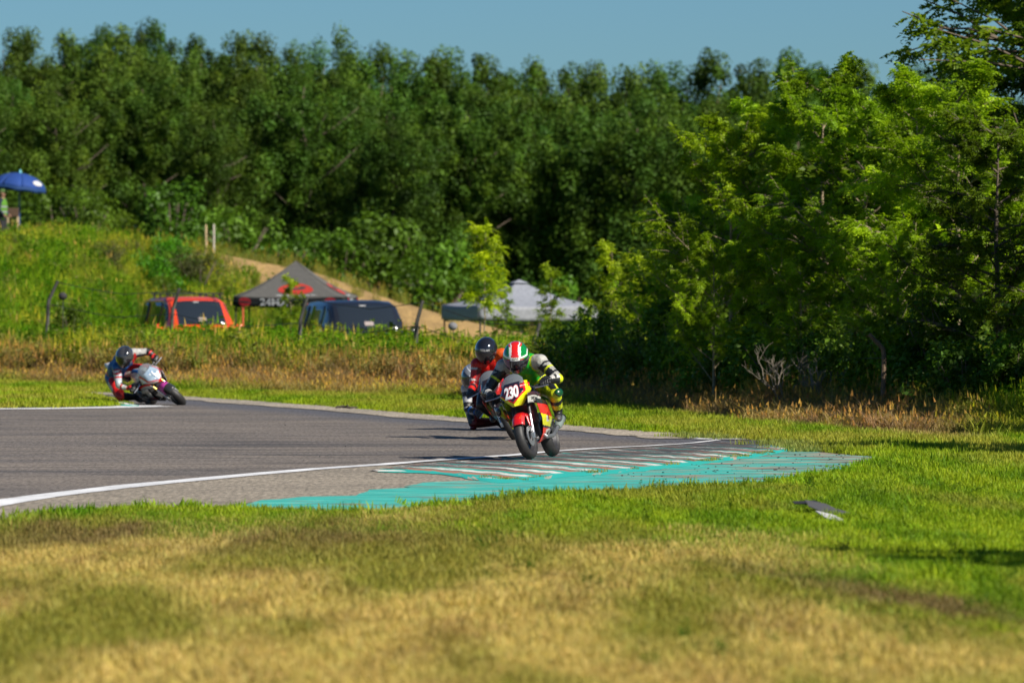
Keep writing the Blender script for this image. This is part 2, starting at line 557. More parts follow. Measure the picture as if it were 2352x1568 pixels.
def asphalt_mat(name, base, light, streak=True):
    m, nt, b = new_mat(name)
    N, L = nt.nodes, nt.links
    tc = N.new('ShaderNodeTexCoord')
    mp = N.new('ShaderNodeMapping'); mp.inputs['Scale'].default_value = (0.16, 0.55, 1)
    L.new(tc.outputs['Object'], mp.inputs['Vector'])
    n = N.new('ShaderNodeTexNoise'); n.inputs['Scale'].default_value = 1.0; n.inputs['Detail'].default_value = 7; n.inputs['Roughness'].default_value = .6
    L.new(mp.outputs[0], n.inputs['Vector'])
    cr = N.new('ShaderNodeValToRGB')
    cr.color_ramp.elements[0].position = .34; cr.color_ramp.elements[0].color = (*base, 1)
    cr.color_ramp.elements[1].position = .62; cr.color_ramp.elements[1].color = (*light, 1)
    L.new(n.outputs['Fac'], cr.inputs[0])
    # aggregate
    n2 = N.new('ShaderNodeTexNoise'); n2.inputs['Scale'].default_value = 28; n2.inputs['Detail'].default_value = 5; n2.inputs['Roughness'].default_value = .75
    mpa = N.new('ShaderNodeMapping'); mpa.inputs['Scale'].default_value = (.9, .13, 1)
    L.new(tc.outputs['Object'], mpa.inputs['Vector']); L.new(mpa.outputs[0], n2.inputs['Vector'])
    r2 = N.new('ShaderNodeMapRange'); r2.inputs['From Min'].default_value = .32; r2.inputs['From Max'].default_value = .68
    r2.inputs['To Min'].default_value = .48; r2.inputs['To Max'].default_value = 1.55
    L.new(n2.outputs['Fac'], r2.inputs['Value'])
    sc = N.new('ShaderNodeVectorMath'); sc.operation = 'SCALE'
    L.new(cr.outputs[0], sc.inputs[0]); L.new(r2.outputs[0], sc.inputs['Scale'])
    out = sc.outputs[0]
    if streak:
        # rubber laid down along the line, thin and broken
        mp2 = N.new('ShaderNodeMapping'); mp2.inputs['Scale'].default_value = (0.30, 1.5, 1); mp2.inputs['Rotation'].default_value = (0, 0, R(-12))
        L.new(tc.outputs['Object'], mp2.inputs['Vector'])
        n3 = N.new('ShaderNodeTexNoise'); n3.inputs['Scale'].default_value = 1.0; n3.inputs['Detail'].default_value = 3; n3.inputs['Distortion'].default_value = .6
        L.new(mp2.outputs[0], n3.inputs['Vector'])
        r3 = N.new('ShaderNodeMapRange'); r3.inputs['From Min'].default_value = .55; r3.inputs['From Max'].default_value = .68
        r3.inputs['To Max'].default_value = .65
        L.new(n3.outputs['Fac'], r3.inputs['Value'])
        mp4 = N.new('ShaderNodeMapping'); mp4.inputs['Scale'].default_value = (.35, 6.0, 1); mp4.inputs['Rotation'].default_value = (0, 0, R(-14))
        L.new(tc.outputs['Object'], mp4.inputs['Vector'])
        n4 = N.new('ShaderNodeTexNoise'); n4.inputs['Scale'].default_value = 1.0; n4.inputs['Detail'].default_value = 2
        L.new(mp4.outputs[0], n4.inputs['Vector'])
        r4 = N.new('ShaderNodeMapRange'); r4.inputs['From Min'].default_value = .60; r4.inputs['From Max'].default_value = .67; r4.inputs['To Max'].default_value = .8
        L.new(n4.outputs['Fac'], r4.inputs['Value'])
        mxm = N.new('ShaderNodeMath'); mxm.operation = 'MAXIMUM'
        L.new(r3.outputs[0], mxm.inputs[0]); L.new(r4.outputs[0], mxm.inputs[1])
        mx = N.new('ShaderNodeMix'); mx.data_type = 'RGBA'
        mx.inputs['B'].default_value = (.035, .034, .036, 1)
        L.new(mxm.outputs[0], mx.inputs['Factor']); L.new(out, mx.inputs['A'])
        out = mx.outputs['Result']
    if streak:
        # bluish band of laid rubber inside the far edge
        dt = N.new('ShaderNodeVectorMath'); dt.operation = 'DOT_PRODUCT'; dt.inputs[1].default_value = (.955, .295, 0)
        L.new(tc.outputs['Object'], dt.inputs[0])
        ds = N.new('ShaderNodeMath'); ds.operation = 'MULTIPLY_ADD'; ds.inputs[1].default_value = 1.6
        L.new(n.outputs['Fac'], ds.inputs[0]); L.new(dt.outputs['Value'], ds.inputs[2])
        rb = N.new('ShaderNodeMapRange'); rb.interpolation_type = 'SMOOTHSTEP'
        rb.inputs['From Min'].default_value = 20.4 + .8; rb.inputs['From Max'].default_value = 21.6 + .8; rb.inputs['To Max'].default_value = .85
        L.new(ds.outputs[0], rb.inputs['Value'])
        lane = N.new('ShaderNodeVectorMath'); lane.operation = 'SCALE'; lane.inputs[0].default_value = (.082, .084, .098)
        L.new(r2.outputs[0], lane.inputs['Scale'])
        ml = N.new('ShaderNodeMix'); ml.data_type = 'RGBA'
        L.new(rb.outputs[0], ml.inputs['Factor']); L.new(out, ml.inputs['A']); L.new(lane.outputs[0], ml.inputs['B'])
        out = ml.outputs['Result']
    L.new(out, b.inputs['Base Color'])
    b.inputs['Roughness'].default_value = .78
    b.inputs['Specular IOR Level'].default_value = .2
    bp = N.new('ShaderNodeBump'); bp.inputs['Strength'].default_value = .35; bp.inputs['Distance'].default_value = .008
    L.new(n2.outputs['Fac'], bp.inputs['Height']); L.new(bp.outputs[0], b.inputs['Normal'])
    return m
ASPHALT = asphalt_mat('worn_asphalt', (.112, .100, .092), (.180, .153, .127))
APRON = asphalt_mat('pale_apron', (.19, .165, .13), (.28, .24, .185), streak=False)
PALE_EDGE = asphalt_mat('gravelly_edge', (.24, .21, .17), (.36, .31, .24), streak=False)

road_pts = resample([(-60 + 0, 0, 0)] and poly_px([(-120, 893)] + FAR_EDGE[::-1]), 1.5, .03, 1)
near_pts = resample(poly_px(APRON_EDGE), .5, .05, 2)
cyan_low = resample(poly_px(CYAN_LOW), .4, .05, 3)
right_pts = poly_px([(1690, 1009), (1760, 1012), (1830, 1022), (1850, 1034), (1960, 1046), (2030, 1052)])
road = sheet('race_track', road_pts + right_pts + cyan_low[::-1] + near_pts[::-1], 0.004, ASPHALT)
put(road, 'worn asphalt race track curving in from the left', kind='structure')

def ribbon(name, pts, w0, w1, z, m, kind='structure', label=None, sub=5, wob=0.0):
    """strip along pts, w0 to the left of travel, w1 to the right"""
    q = smooth_line(pts, sub)
    rn = random.Random(5)
    vs, fs = [], []
    for i, p in enumerate(q):
        a = q[max(i - 1, 0)]; b = q[min(i + 1, len(q) - 1)]
        t = (b - a); t.z = 0; t.normalize()
        n = Vector((-t.y, t.x, 0))
        f = w0[i * len(w0) // len(q)] if isinstance(w0, list) else w0
        g = w1[i * len(w1) // len(q)] if isinstance(w1, list) else w1
        vs.append((p + n * (f + rn.uniform(-wob, wob)))[:2] + (z,) if False else (*(p + n * (f + rn.uniform(-wob, wob))).xy, z))
        vs.append((*(p - n * (g + rn.uniform(-wob, wob))).xy, z))
    for i in range(len(q) - 1):
        fs.append((2 * i, 2 * i + 1, 2 * i + 3, 2 * i + 2))
    me = bpy.data.meshes.new(name); me.from_pydata(vs, [], fs); me.update()
    for p in me.polygons:
        if p.normal.z < 0: p.flip()
    o = link(name, me, m)
    put(o, label, kind=kind)
    return o
nl = poly_px(NEAR_LINE)
# pale apron outside the edge line
apron = sheet('apron', [p for p in poly_px([(-120, 1178), (0, 1157), (100, 1142), (300, 1118), (500, 1099), (700, 1081), (860, 1070), (960, 1072), (1060, 1084), (1150, 1094), (1180, 1108), (1060, 1108), (960, 1113), (930, 1124), (850, 1129), (820, 1141), (700, 1145), (600, 1152), (560, 1158)])] + poly_px(APRON_EDGE)[::-1][1:], 0.008, APRON)
put(apron, 'pale grey asphalt apron between the edge line and the grass', kind='structure')
fe = poly_px(FAR_EDGE)
ribbon('pale_edge', fe, .85, .15, 0.0125, PALE_EDGE, label='pale gravelly edge of the asphalt along the far verge', wob=.10)

def road_paint(name, col, wear=.5, scale=6.0, under=(.10, .09, .085)):
    m, nt, b = new_mat(name)
    N, L = nt.nodes, nt.links
    tc = N.new('ShaderNodeTexCoord')
    mp = N.new('ShaderNodeMapping'); mp.inputs['Scale'].default_value = (1.0, .5, 1)
    L.new(tc.outputs['Object'], mp.inputs['Vector'])
    n = N.new('ShaderNodeTexNoise'); n.inputs['Scale'].default_value = scale; n.inputs['Detail'].default_value = 9; n.inputs['Roughness'].default_value = .7
    L.new(mp.outputs[0], n.inputs['Vector'])
    r = N.new('ShaderNodeMapRange'); r.inputs['From Min'].default_value = .60 - wear * .1; r.inputs['From Max'].default_value = .72 - wear * .1
    r.inputs['To Max'].default_value = .85
    L.new(n.outputs['Fac'], r.inputs['Value'])
    n2 = N.new('ShaderNodeTexNoise'); n2.inputs['Scale'].default_value = 2.2; n2.inputs['Detail'].default_value = 5
    L.new(mp.outputs[0], n2.inputs['Vector'])
    r2 = N.new('ShaderNodeMapRange'); r2.inputs['From Min'].default_value = .3; r2.inputs['From Max'].default_value = .7; r2.inputs['To Min'].default_value = .72; r2.inputs['To Max'].default_value = 1.12
    L.new(n2.outputs['Fac'], r2.inputs['Value'])
    sc = N.new('ShaderNodeVectorMath'); sc.operation = 'SCALE'; sc.inputs[0].default_value = col
    L.new(r2.outputs[0], sc.inputs['Scale'])
    mx = N.new('ShaderNodeMix'); mx.data_type = 'RGBA'; mx.inputs['B'].default_value = (*under, 1)
    L.new(r.outputs[0], mx.inputs['Factor']); L.new(sc.outputs[0], mx.inputs['A'])
    L.new(mx.outputs['Result'], b.inputs['Base Color'])
    b.inputs['Roughness'].default_value = .6
    return m
WHITE_LINE = road_paint('white_line_paint', (.72, .72, .72), .25, 9)
ribbon('edge_line', nl, [.18, .16, .14, .12, .10, .08, .06, .045], [.18, .16, .14, .12, .10, .08, .06, .045], 0.014, WHITE_LINE, label='white line painted along the near edge of the bend', wob=.012)
ribbon('infield_line', poly_px([(-120, 941), (0, 940), (120, 939), (255, 936.5), (345, 933.5), (362, 932.4)]), [.5, .5, .5, .4], [.5, .5, .5, .1], 0.014, WHITE_LINE, label='white line painted along the infield grass at far left')
ribbon('exit_line', poly_px([(1570, 1000), (1610, 1005), (1640, 1008), (1662, 1011)]), [.0, .1, .3, .3], [.05, .2, .3, .3], 0.0165, WHITE_LINE, label='worn white line where the far edge meets the kerb', wob=.08)

soil = sheet('bare_soil', resample(poly_px([(1828, 1027), (1900, 1030), (2000, 1038), (2048, 1046), (2046, 1058), (1985, 1056), (1900, 1049), (1845, 1042)]), .25, .07, 8), 0.0105, mat('dark_bare_soil', (.075, .055, .038), .95, noise=.45, nscale=5, bump=.6))
put(soil, 'dark bare soil beside the far tip of the kerb', kind='structure')
# cyan run-off
def cyan_mat():
    m, nt, b = new_mat('cyan_runoff_paint')
    N, L = nt.nodes, nt.links
    tc = N.new('ShaderNodeTexCoord')
    sp = N.new('ShaderNodeSeparateXYZ'); L.new(tc.outputs['Object'], sp.inputs[0])
    mp = N.new('ShaderNodeMapping'); mp.inputs['Scale'].default_value = (.55, 1.5, 1); mp.inputs['Rotation'].default_value = (0, 0, R(8))
    L.new(tc.outputs['Object'], mp.inputs['Vector'])
    n = N.new('ShaderNodeTexNoise'); n.inputs['Scale'].default_value = 1.6; n.inputs['Detail'].default_value = 9; n.inputs['Roughness'].default_value = .68
    L.new(mp.outputs[0], n.inputs['Vector'])
    # more wear towards the far right end
    w = N.new('ShaderNodeMapRange'); w.inputs['From Min'].default_value = .4; w.inputs['From Max'].default_value = 3.9; w.inputs['To Min'].default_value = 0.06; w.inputs['To Max'].default_value = .17
    L.new(sp.outputs['X'], w.inputs['Value'])
    ad = N.new('ShaderNodeMath'); L.new(n.outputs['Fac'], ad.inputs[0]); L.new(w.outputs[0], ad.inputs[1])
    r = N.new('ShaderNodeMapRange'); r.inputs['From Min'].default_value = .60; r.inputs['From Max'].default_value = .68
    L.new(ad.outputs[0], r.inputs['Value'])
    n2 = N.new('ShaderNodeTexNoise'); n2.inputs['Scale'].default_value = 3; n2.inputs['Detail'].default_value = 6
    L.new(mp.outputs[0], n2.inputs['Vector'])
    cr = N.new('ShaderNodeValToRGB')
    cr.color_ramp.elements[0].position = .35; cr.color_ramp.elements[0].color = (.03, .29, .25, 1)
    cr.color_ramp.elements[1].position = .65; cr.color_ramp.elements[1].color = (.08, .46, .39, 1)
    L.new(n2.outputs['Fac'], cr.inputs[0])
    cr2 = N.new('ShaderNodeValToRGB')
    cr2.color_ramp.elements[0].position = .4; cr2.color_ramp.elements[0].color = (.10, .085, .07, 1)
    cr2.color_ramp.elements[1].position = .6; cr2.color_ramp.elements[1].color = (.36, .31, .23, 1)
    L.new(n2.outputs['Fac'], cr2.inputs[0])
    mx = N.new('ShaderNodeMix'); mx.data_type = 'RGBA'
    L.new(r.outputs[0], mx.inputs['Factor']); L.new(cr.outputs[0], mx.inputs['A']); L.new(cr2.outputs[0], mx.inputs['B'])
    # rubber specks
    n3 = N.new('ShaderNodeTexNoise'); n3.inputs['Scale'].default_value = 9; n3.inputs['Detail'].default_value = 3
    L.new(mp.outputs[0], n3.inputs['Vector'])
    r3 = N.new('ShaderNodeMapRange'); r3.inputs['From Min'].default_value = .70; r3.inputs['From Max'].default_value = .74
    L.new(n3.outputs['Fac'], r3.inputs['Value'])
    mx2 = N.new('ShaderNodeMix'); mx2.data_type = 'RGBA'; mx2.inputs['B'].default_value = (.04, .05, .05, 1)
    L.new(r3.outputs[0], mx2.inputs['Factor']); L.new(mx.outputs['Result'], mx2.inputs['A'])
    L.new(mx2.outputs['Result'], b.inputs['Base Color'])
    b.inputs['Specular IOR Level'].default_value = .15
    b.inputs['Roughness'].default_value = .7
    bp = N.new('ShaderNodeBump'); bp.inputs['Strength'].default_value = .3; bp.inputs['Distance'].default_value = .01
    L.new(n2.outputs['Fac'], bp.inputs['Height']); L.new(bp.outputs[0], b.inputs['Normal'])
    return m
CYAN = cyan_mat()
ct = resample(poly_px(CYAN_TOP), .35, .05, 4)
cyan = sheet('painted_runoff', cyan_low + ct, 0.0125, CYAN)
put(cyan, 'cyan painted run-off strip between the kerb and the grass', kind='structure')

# kerb: raised strip, its own cross section
K_IN = poly_px([(850, 1083), (960, 1070), (1100, 1059), (1250, 1046.5), (1380, 1037), (1500, 1031), (1600, 1024), (1680, 1015), (1740, 1015), (1790, 1018)])
K_OUT = poly_px([(870, 1086), (1010, 1092), (1130, 1111), (1200, 1109), (1290, 1099), (1430, 1089), (1560, 1075), (1680, 1059), (1770, 1046), (1835, 1032)])
def kerb_mat():
    m, nt, b = new_mat('kerb_paint')
    N, L = nt.nodes, nt.links
    uv = N.new('ShaderNodeUVMap'); uv.uv_map = 'kerb'
    s = N.new('ShaderNodeSeparateXYZ'); L.new(uv.outputs[0], s.inputs[0])     # x along, y across 0..1
    # blocks sweep across the kerb at a slant
    tco = N.new('ShaderNodeTexCoord')
    mul = N.new('ShaderNodeVectorMath'); mul.operation = 'DOT_PRODUCT'; mul.inputs[1].default_value = (.93, .37, 0)
    L.new(tco.outputs['Object'], mul.inputs[0])
    alo = N.new('ShaderNodeVectorMath'); alo.operation = 'DOT_PRODUCT'; alo.inputs[1].default_value = (-.37, .93, 0)
    L.new(tco.outputs['Object'], alo.inputs[0])
    nz = N.new('ShaderNodeTexNoise'); nz.inputs['Scale'].default_value = 2.0; nz.inputs['Detail'].default_value = 3
    L.new(uv.outputs[0], nz.inputs['Vector'])
    jit = N.new('ShaderNodeMath'); jit.operation = 'MULTIPLY_ADD'; jit.inputs[1].default_value = .25
    L.new(nz.outputs['Fac'], jit.inputs[0]); L.new(mul.outputs['Value'], jit.inputs[2])
    fr = N.new('ShaderNodeMath'); fr.operation = 'FRACT'
    dv = N.new('ShaderNodeMath'); dv.operation = 'DIVIDE'; dv.inputs[1].default_value = .62
    L.new(jit.outputs[0], dv.inputs[0]); L.new(dv.outputs[0], fr.inputs[0])
    cr = N.new('ShaderNodeValToRGB'); cr.color_ramp.interpolation = 'CONSTANT'
    e = cr.color_ramp.elements
    e[0].position = 0; e[0].color = (.70, .66, .60, 1)
    e[1].position = .30; e[1].color = (.03, .36, .30, 1)
    e2 = e.new(.58); e2.color = (.36, .17, .12, 1)
    e3 = e.new(.90); e3.color = (.03, .34, .29, 1)
    L.new(fr.outputs[0], cr.inputs[0])
    # rubber streaks: fine in the slanted direction, worst near the road
    cmb = N.new('ShaderNodeCombineXYZ')
    st = N.new('ShaderNodeMath'); st.operation = 'MULTIPLY'; st.inputs[1].default_value = 13.0
    L.new(mul.outputs['Value'], st.inputs[0]); L.new(st.outputs[0], cmb.inputs[0])
    sy = N.new('ShaderNodeMath'); sy.operation = 'MULTIPLY'; sy.inputs[1].default_value = .5
    L.new(alo.outputs['Value'], sy.inputs[0]); L.new(sy.outputs[0], cmb.inputs[1])
    n = N.new('ShaderNodeTexNoise'); n.inputs['Scale'].default_value = 1.3; n.inputs['Detail'].default_value = 6; n.inputs['Roughness'].default_value = .75
    L.new(cmb.outputs[0], n.inputs['Vector'])
    ac = N.new('ShaderNodeMapRange'); ac.inputs['From Min'].default_value = .3; ac.inputs['From Max'].default_value = 1.0; ac.inputs['To Min'].default_value = .075; ac.inputs['To Max'].default_value = -.09
    L.new(s.outputs['Y'], ac.inputs['Value'])
    al = N.new('ShaderNodeMapRange'); al.inputs['From Min'].default_value = 0; al.inputs['From Max'].default_value = 14; al.inputs['To Min'].default_value = -.06; al.inputs['To Max'].default_value = .04
    L.new(s.outputs['X'], al.inputs['Value'])
    sm = N.new('ShaderNodeMath'); L.new(n.outputs['Fac'], sm.inputs[0]); L.new(ac.outputs[0], sm.inputs[1])
    sm2 = N.new('ShaderNodeMath'); L.new(sm.outputs[0], sm2.inputs[0]); L.new(al.outputs[0], sm2.inputs[1])
    r = N.new('ShaderNodeMapRange'); r.inputs['From Min'].default_value = .465; r.inputs['From Max'].default_value = .535; r.inputs['To Max'].default_value = .93
    L.new(sm2.outputs[0], r.inputs['Value'])
    mx = N.new('ShaderNodeMix'); mx.data_type = 'RGBA'; mx.inputs['B'].default_value = (.05, .045, .05, 1)
    L.new(r.outputs[0], mx.inputs['Factor']); L.new(cr.outputs[0], mx.inputs['A'])
    # outer rim is plain cyan with chipped concrete
    rim = N.new('ShaderNodeMapRange'); rim.inputs['From Min'].default_value = .86; rim.inputs['From Max'].default_value = .90
    L.new(s.outputs['Y'], rim.inputs['Value'])
    n5 = N.new('ShaderNodeTexNoise'); n5.inputs['Scale'].default_value = 2.5; n5.inputs['Detail'].default_value = 7
    L.new(uv.outputs[0], n5.inputs['Vector'])
    cr3 = N.new('ShaderNodeValToRGB'); ee = cr3.color_ramp.elements
    ee[0].position = .60; ee[0].color = (.03, .38, .33, 1); ee[1].position = .64; ee[1].color = (.40, .35, .27, 1)
    L.new(n5.outputs['Fac'], cr3.inputs[0])
    mx2 = N.new('ShaderNodeMix'); mx2.data_type = 'RGBA'
    L.new(rim.outputs[0], mx2.inputs['Factor']); L.new(mx.outputs['Result'], mx2.inputs['A']); L.new(cr3.outputs[0], mx2.inputs['B'])
    L.new(mx2.outputs['Result'], b.inputs['Base Color'])
    b.inputs['Specular IOR Level'].default_value = .12
    b.inputs['Roughness'].default_value = .75
    bp = N.new('ShaderNodeBump'); bp.inputs['Strength'].default_value = .4; bp.inputs['Distance'].default_value = .01
    L.new(n.outputs['Fac'], bp.inputs['Height']); L.new(bp.outputs[0], b.inputs['Normal'])
    return m
KERB_M = kerb_mat()
def kerb(name, inn, out, label, h=.016, sub=8):
    a = smooth_line(inn, sub); c = smooth_line(out, sub)
    na = len(a); NC = 16
    vs, fs, uvs = [], [], []
    s = 0
    rn = random.Random(3)
    for i in range(na):
        if i: s += (a[i] - a[i - 1]).length * .5 + (c[i] - c[i - 1]).length * .5
        ends = min(1, i / 6, (na - 1 - i) / 6)
        for j in range(NC + 1):
            t = j / NC
            p = a[i].lerp(c[i], t)
            z = .017 + h * ends * (sstep(t / .55) * (1 - .85 * sstep((t - .80) / .2)))
            z += .002 * ends * math.sin(s * 5.5 + t * 9) * (t > .1)
            if t > .98: z = .0135; p = p + Vector((rn.uniform(-.03, .03), rn.uniform(-.07, .07), 0))
            vs.append((p.x, p.y, z)); uvs.append((s, t))
    for i in range(na - 1):
        for j in range(NC):
            fs.append((i * (NC + 1) + j, i * (NC + 1) + j + 1, (i + 1) * (NC + 1) + j + 1, (i + 1) * (NC + 1) + j))
    me = bpy.data.meshes.new(name); me.from_pydata(vs, [], fs); me.update()
    uvl = me.uv_layers.new(name='kerb')
    for l in me.loops: uvl.data[l.index].uv = uvs[l.vertex_index]
    for p in me.polygons:
        p.use_smooth = True
        if p.normal.z < 0: p.flip()
    o = link(name, me, KERB_M)
    put(o, label, kind='structure')
    return o
kerb('kerb', K_IN, K_OUT, 'raised kerb in white, brick red and cyan blocks streaked with rubber')
kerb('kerb', poly_px([(226, 908), (262, 921), (300, 929), (322, 931.5)]), poly_px([(212, 909), (246, 924), (272, 933), (318, 934.5)]), 'short white, cyan and red kerb at the tip of the infield grass', h=.04, sub=6)
# ------------------------------------------------------------------ grass
def blades(n, h0, h1, rad, w, seed, lean=.35, seg=2, seedhead=0.0, broad=0.0):
    rn = random.Random(seed)
    mb = MB()
    for i in range(n):
        a = rn.uniform(0, 6.283); rr = rad * math.sqrt(rn.random())
        bx, by = rr * math.cos(a), rr * math.sin(a)
        h = rn.uniform(h0, h1); ang = rn.uniform(0, 6.283); ln = rn.uniform(.05, lean) * h * 1.4
        dx, dy = math.cos(ang), math.sin(ang)
        ww = w * rn.uniform(.7, 1.3)
        px_, py_ = -dy * ww / 2, dx * ww / 2
        c = rn.uniform(.8, 1.18)
        col = (c * rn.uniform(.93, 1.1), c, c * rn.uniform(.8, 1.1))
        vs = []
        for k in range(seg + 1):
            t = k / seg
            ox, oy, oz = bx + dx * ln * t * t, by + dy * ln * t * t, h * t * (1 - .15 * t)
            f = (1 - t) ** .7 if k == seg else 1 - t * .35
            if k == seg:
                vs.append((ox, oy, oz))
            else:
                vs += [(ox - px_ * f, oy - py_ * f, oz), (ox + px_ * f, oy + py_ * f, oz)]
        fs = [(2 * k, 2 * k + 1, 2 * k + 3, 2 * k + 2) for k in range(seg - 1)] + [(2 * seg - 2, 2 * seg - 1, 2 * seg)]
        mb.add(vs, fs, col)
        if rn.random() < seedhead:
            tx, ty, tz = vs[-1]
            s_ = ww * 1.1; hh = h * .22
            mb.add([(tx - s_, ty, tz - hh * .3), (tx + s_, ty, tz - hh * .3), (tx, ty, tz + hh)], [(0, 1, 2)], (1.7, 1.45, .9))
            mb.add([(tx, ty - s_, tz - hh * .3), (tx, ty + s_, tz - hh * .3), (tx, ty, tz + hh)], [(0, 1, 2)], (1.7, 1.45, .9))
        if rn.random() < broad:
            l = h * .2; zz = h * rn.uniform(.3, .9)
            mb.add([(bx, by, zz), (bx + dx * l * .5 - dy * l * .3, by + dy * l * .5 + dx * l * .3, zz + l * .2), (bx + dx * l, by + dy * l, zz - l * .1), (bx + dx * l * .5 + dy * l * .3, by + dy * l * .5 - dx * l * .3, zz + l * .2)], [(0, 1, 2, 3)], col)
    return mb

TURF_M = leaf_mat('grass_blade', trans=.38, rough=.55, instancer=True, hue=.012, val=.18, spec=.15)
def lib(name, mbs):
    c = bpy.data.collections.new(name)
    for i, mb in enumerate(mbs):
        me = mb.mesh(name)
        me.materials.append(TURF_M)
        o = bpy.data.objects.new('%s_source_%02d' % (name, i), me)
        c.objects.link(o)
    return c
LIB_LAWN = lib('lawn_tuft', [blades(26, .025, .075, .085, .0085, 10 + i) for i in range(6)])
LIB_TALL = lib('tall_tuft', [blades(36, .16, .48, .14, .011, 30 + i, lean=.5, seg=3, seedhead=.18) for i in range(6)])
LIB_DRY = lib('dry_tuft', [blades(40, .05, .19, .17, .010, 50 + i, lean=1.3, seg=2, seedhead=.05) for i in range(6)])
LIB_WEED = lib('weed_tuft', [blades(34, .16, .52, .16, .010, 70 + i, lean=.45, seg=2, broad=.95) for i in range(6)])

def scatter_group(coll):
    ng = bpy.data.node_groups.new('scatter_' + coll.name, 'GeometryNodeTree')
    ng.interface.new_socket('Geometry', in_out='INPUT', socket_type='NodeSocketGeometry')
    ng.interface.new_socket('Geometry', in_out='OUTPUT', socket_type='NodeSocketGeometry')
    N, L = ng.nodes, ng.links
    gi = N.new('NodeGroupInput'); go = N.new('NodeGroupOutput')
    ci = N.new('GeometryNodeCollectionInfo'); ci.inputs['Collection'].default_value = coll
    ci.inputs['Separate Children'].default_value = True; ci.inputs['Reset Children'].default_value = True
    iop = N.new('GeometryNodeInstanceOnPoints')
    iop.inputs['Pick Instance'].default_value = True
    def na(t, n):
        a = N.new('GeometryNodeInputNamedAttribute'); a.data_type = t; a.inputs['Name'].default_value = n
        return a.outputs[0]
    L.new(gi.outputs[0], iop.inputs['Points']); L.new(ci.outputs[0], iop.inputs['Instance'])
    L.new(na('INT', 'pick'), iop.inputs['Instance Index'])
    e = N.new('FunctionNodeEulerToRotation')
    L.new(na('FLOAT_VECTOR', 'turn'), e.inputs[0]); L.new(e.outputs[0], iop.inputs['Rotation'])
    L.new(na('FLOAT_VECTOR', 'size'), iop.inputs['Scale'])
    L.new(iop.outputs[0], go.inputs[0])
    return ng
def scatter(name, coll, pts, tint, size, label, cat='grass', seed=0, tilt=.15):
    rs = np.random.RandomState(seed)
    n = len(pts)
    me = bpy.data.meshes.new(name)
    me.vertices.add(n); me.vertices.foreach_set('co', np.asarray(pts, np.float32).ravel())
    me.attributes.new('pick', 'INT', 'POINT').data.foreach_set('value', rs.randint(0, len(coll.objects), n).astype(np.int32))
    rot = np.zeros((n, 3), np.float32); rot[:, 2] = rs.rand(n) * 6.283; rot[:, :2] = rs.randn(n, 2) * tilt
    me.attributes.new('turn', 'FLOAT_VECTOR', 'POINT').data.foreach_set('vector', rot.ravel())
    s = np.stack([size, size, size * (0.8 + .4 * rs.rand(n))], -1).astype(np.float32)
    me.attributes.new('size', 'FLOAT_VECTOR', 'POINT').data.foreach_set('vector', s.ravel())
    c = np.ones((n, 4), np.float32); c[:, :3] = tint
    me.attributes.new('tint', 'FLOAT_COLOR', 'POINT').data.foreach_set('color', c.ravel())
    me.update()
    o = link(name, me, TURF_M)
    m = o.modifiers.new('scatter', 'NODES'); m.node_group = scatter_group(coll)
    put(o, label, cat, kind='stuff')
    return o

rs = np.random.RandomState(11)
def cand(n, d0, d1, margin=120):
    """points spread evenly over the wedge of ground the frame covers"""
    d = np.sqrt(rs.rand(n) * (d1 ** 2 - d0 ** 2) + d0 ** 2)
    x = (rs.rand(n) * (2352 + 2 * margin) - margin - 1176) / FPX * d
    return x, d
# near lawn
x, d = cand(130000, 23.5, 68)
keep = (~inside(PAVED, x, d)) & (d < foot_d(U_of(x, d)) - 3) & (V_of(d) > 1000)
x, d = x[keep], d[keep]
r_ = rs.rand(len(x))
c_, _ = ground_col(x, d, r_)
nn = fbm(x * 1.2 + 5, d * .5, 3)
size = (.55 + .40 * rs.rand(len(x)) + .45 * rs.rand(len(x)) ** 6) * (0.75 + .7 * nn) * (1 + .25 * sstep((d - 45) / 15))
scatter('lawn_grass', LIB_LAWN, np.stack([x, d, height(x, d) - .004], -1), c_, size, 'short mown grass, fresh green by the kerb and burnt straw yellow in front', seed=1)
# broad leaved weeds here and there in the lawn
x, d = cand(900, 26, 60)
wk = fbm(x * .9 + 31, d * .4 + 2, 3) > .53
keep = (~inside(PAVED, x, d - .6)) & wk & (U_of(x, d) > 1100)
x, d = x[keep], d[keep]
scatter('lawn_weeds', LIB_WEED, np.stack([x, d, height(x, d) - .01], -1), np.tile(np.array((.085, .17, .012)), (len(x), 1)), .16 + .14 * rs.rand(len(x)), 'low broad leaved weeds growing in the mown lawn on the right', 'weeds', seed=21)
# ragged edge grass right along paving
def edge_pts(line, per_m, off, spread, seed):
    q = resample(poly_px(line), .3)
    rn = np.random.RandomState(seed); out = []
    for a, b in zip(q[:-1], q[1:]):
        t = (b - a); L_ = t.length
        if L_ < 1e-5: continue
        t = t / L_
        n = Vector((-t.y, t.x, 0))
        for k in range(rn.poisson(L_ * per_m)):
            p = a + t * rn.rand() * L_ + n * (off + rn.randn() * spread)
            out.append((p.x, p.y))
    return np.array(out)
e1 = edge_pts(APRON_EDGE + CYAN_LOW, 28, -.10, .12, 3)
e1 = e1[fbm(e1[:, 0] * 1.5, e1[:, 1] * .8, 2) > .38]
c_, _ = ground_col(e1[:, 0], e1[:, 1], np.full(len(e1), .1))
scatter('edge_grass', LIB_LAWN, np.column_stack([e1, np.full(len(e1), .0)]), c_ * np.array((.9, 1.05, .8)), .9 + .9 * rs.rand(len(e1)), 'ragged tufts of grass creeping over the near edge of the paving', seed=4)
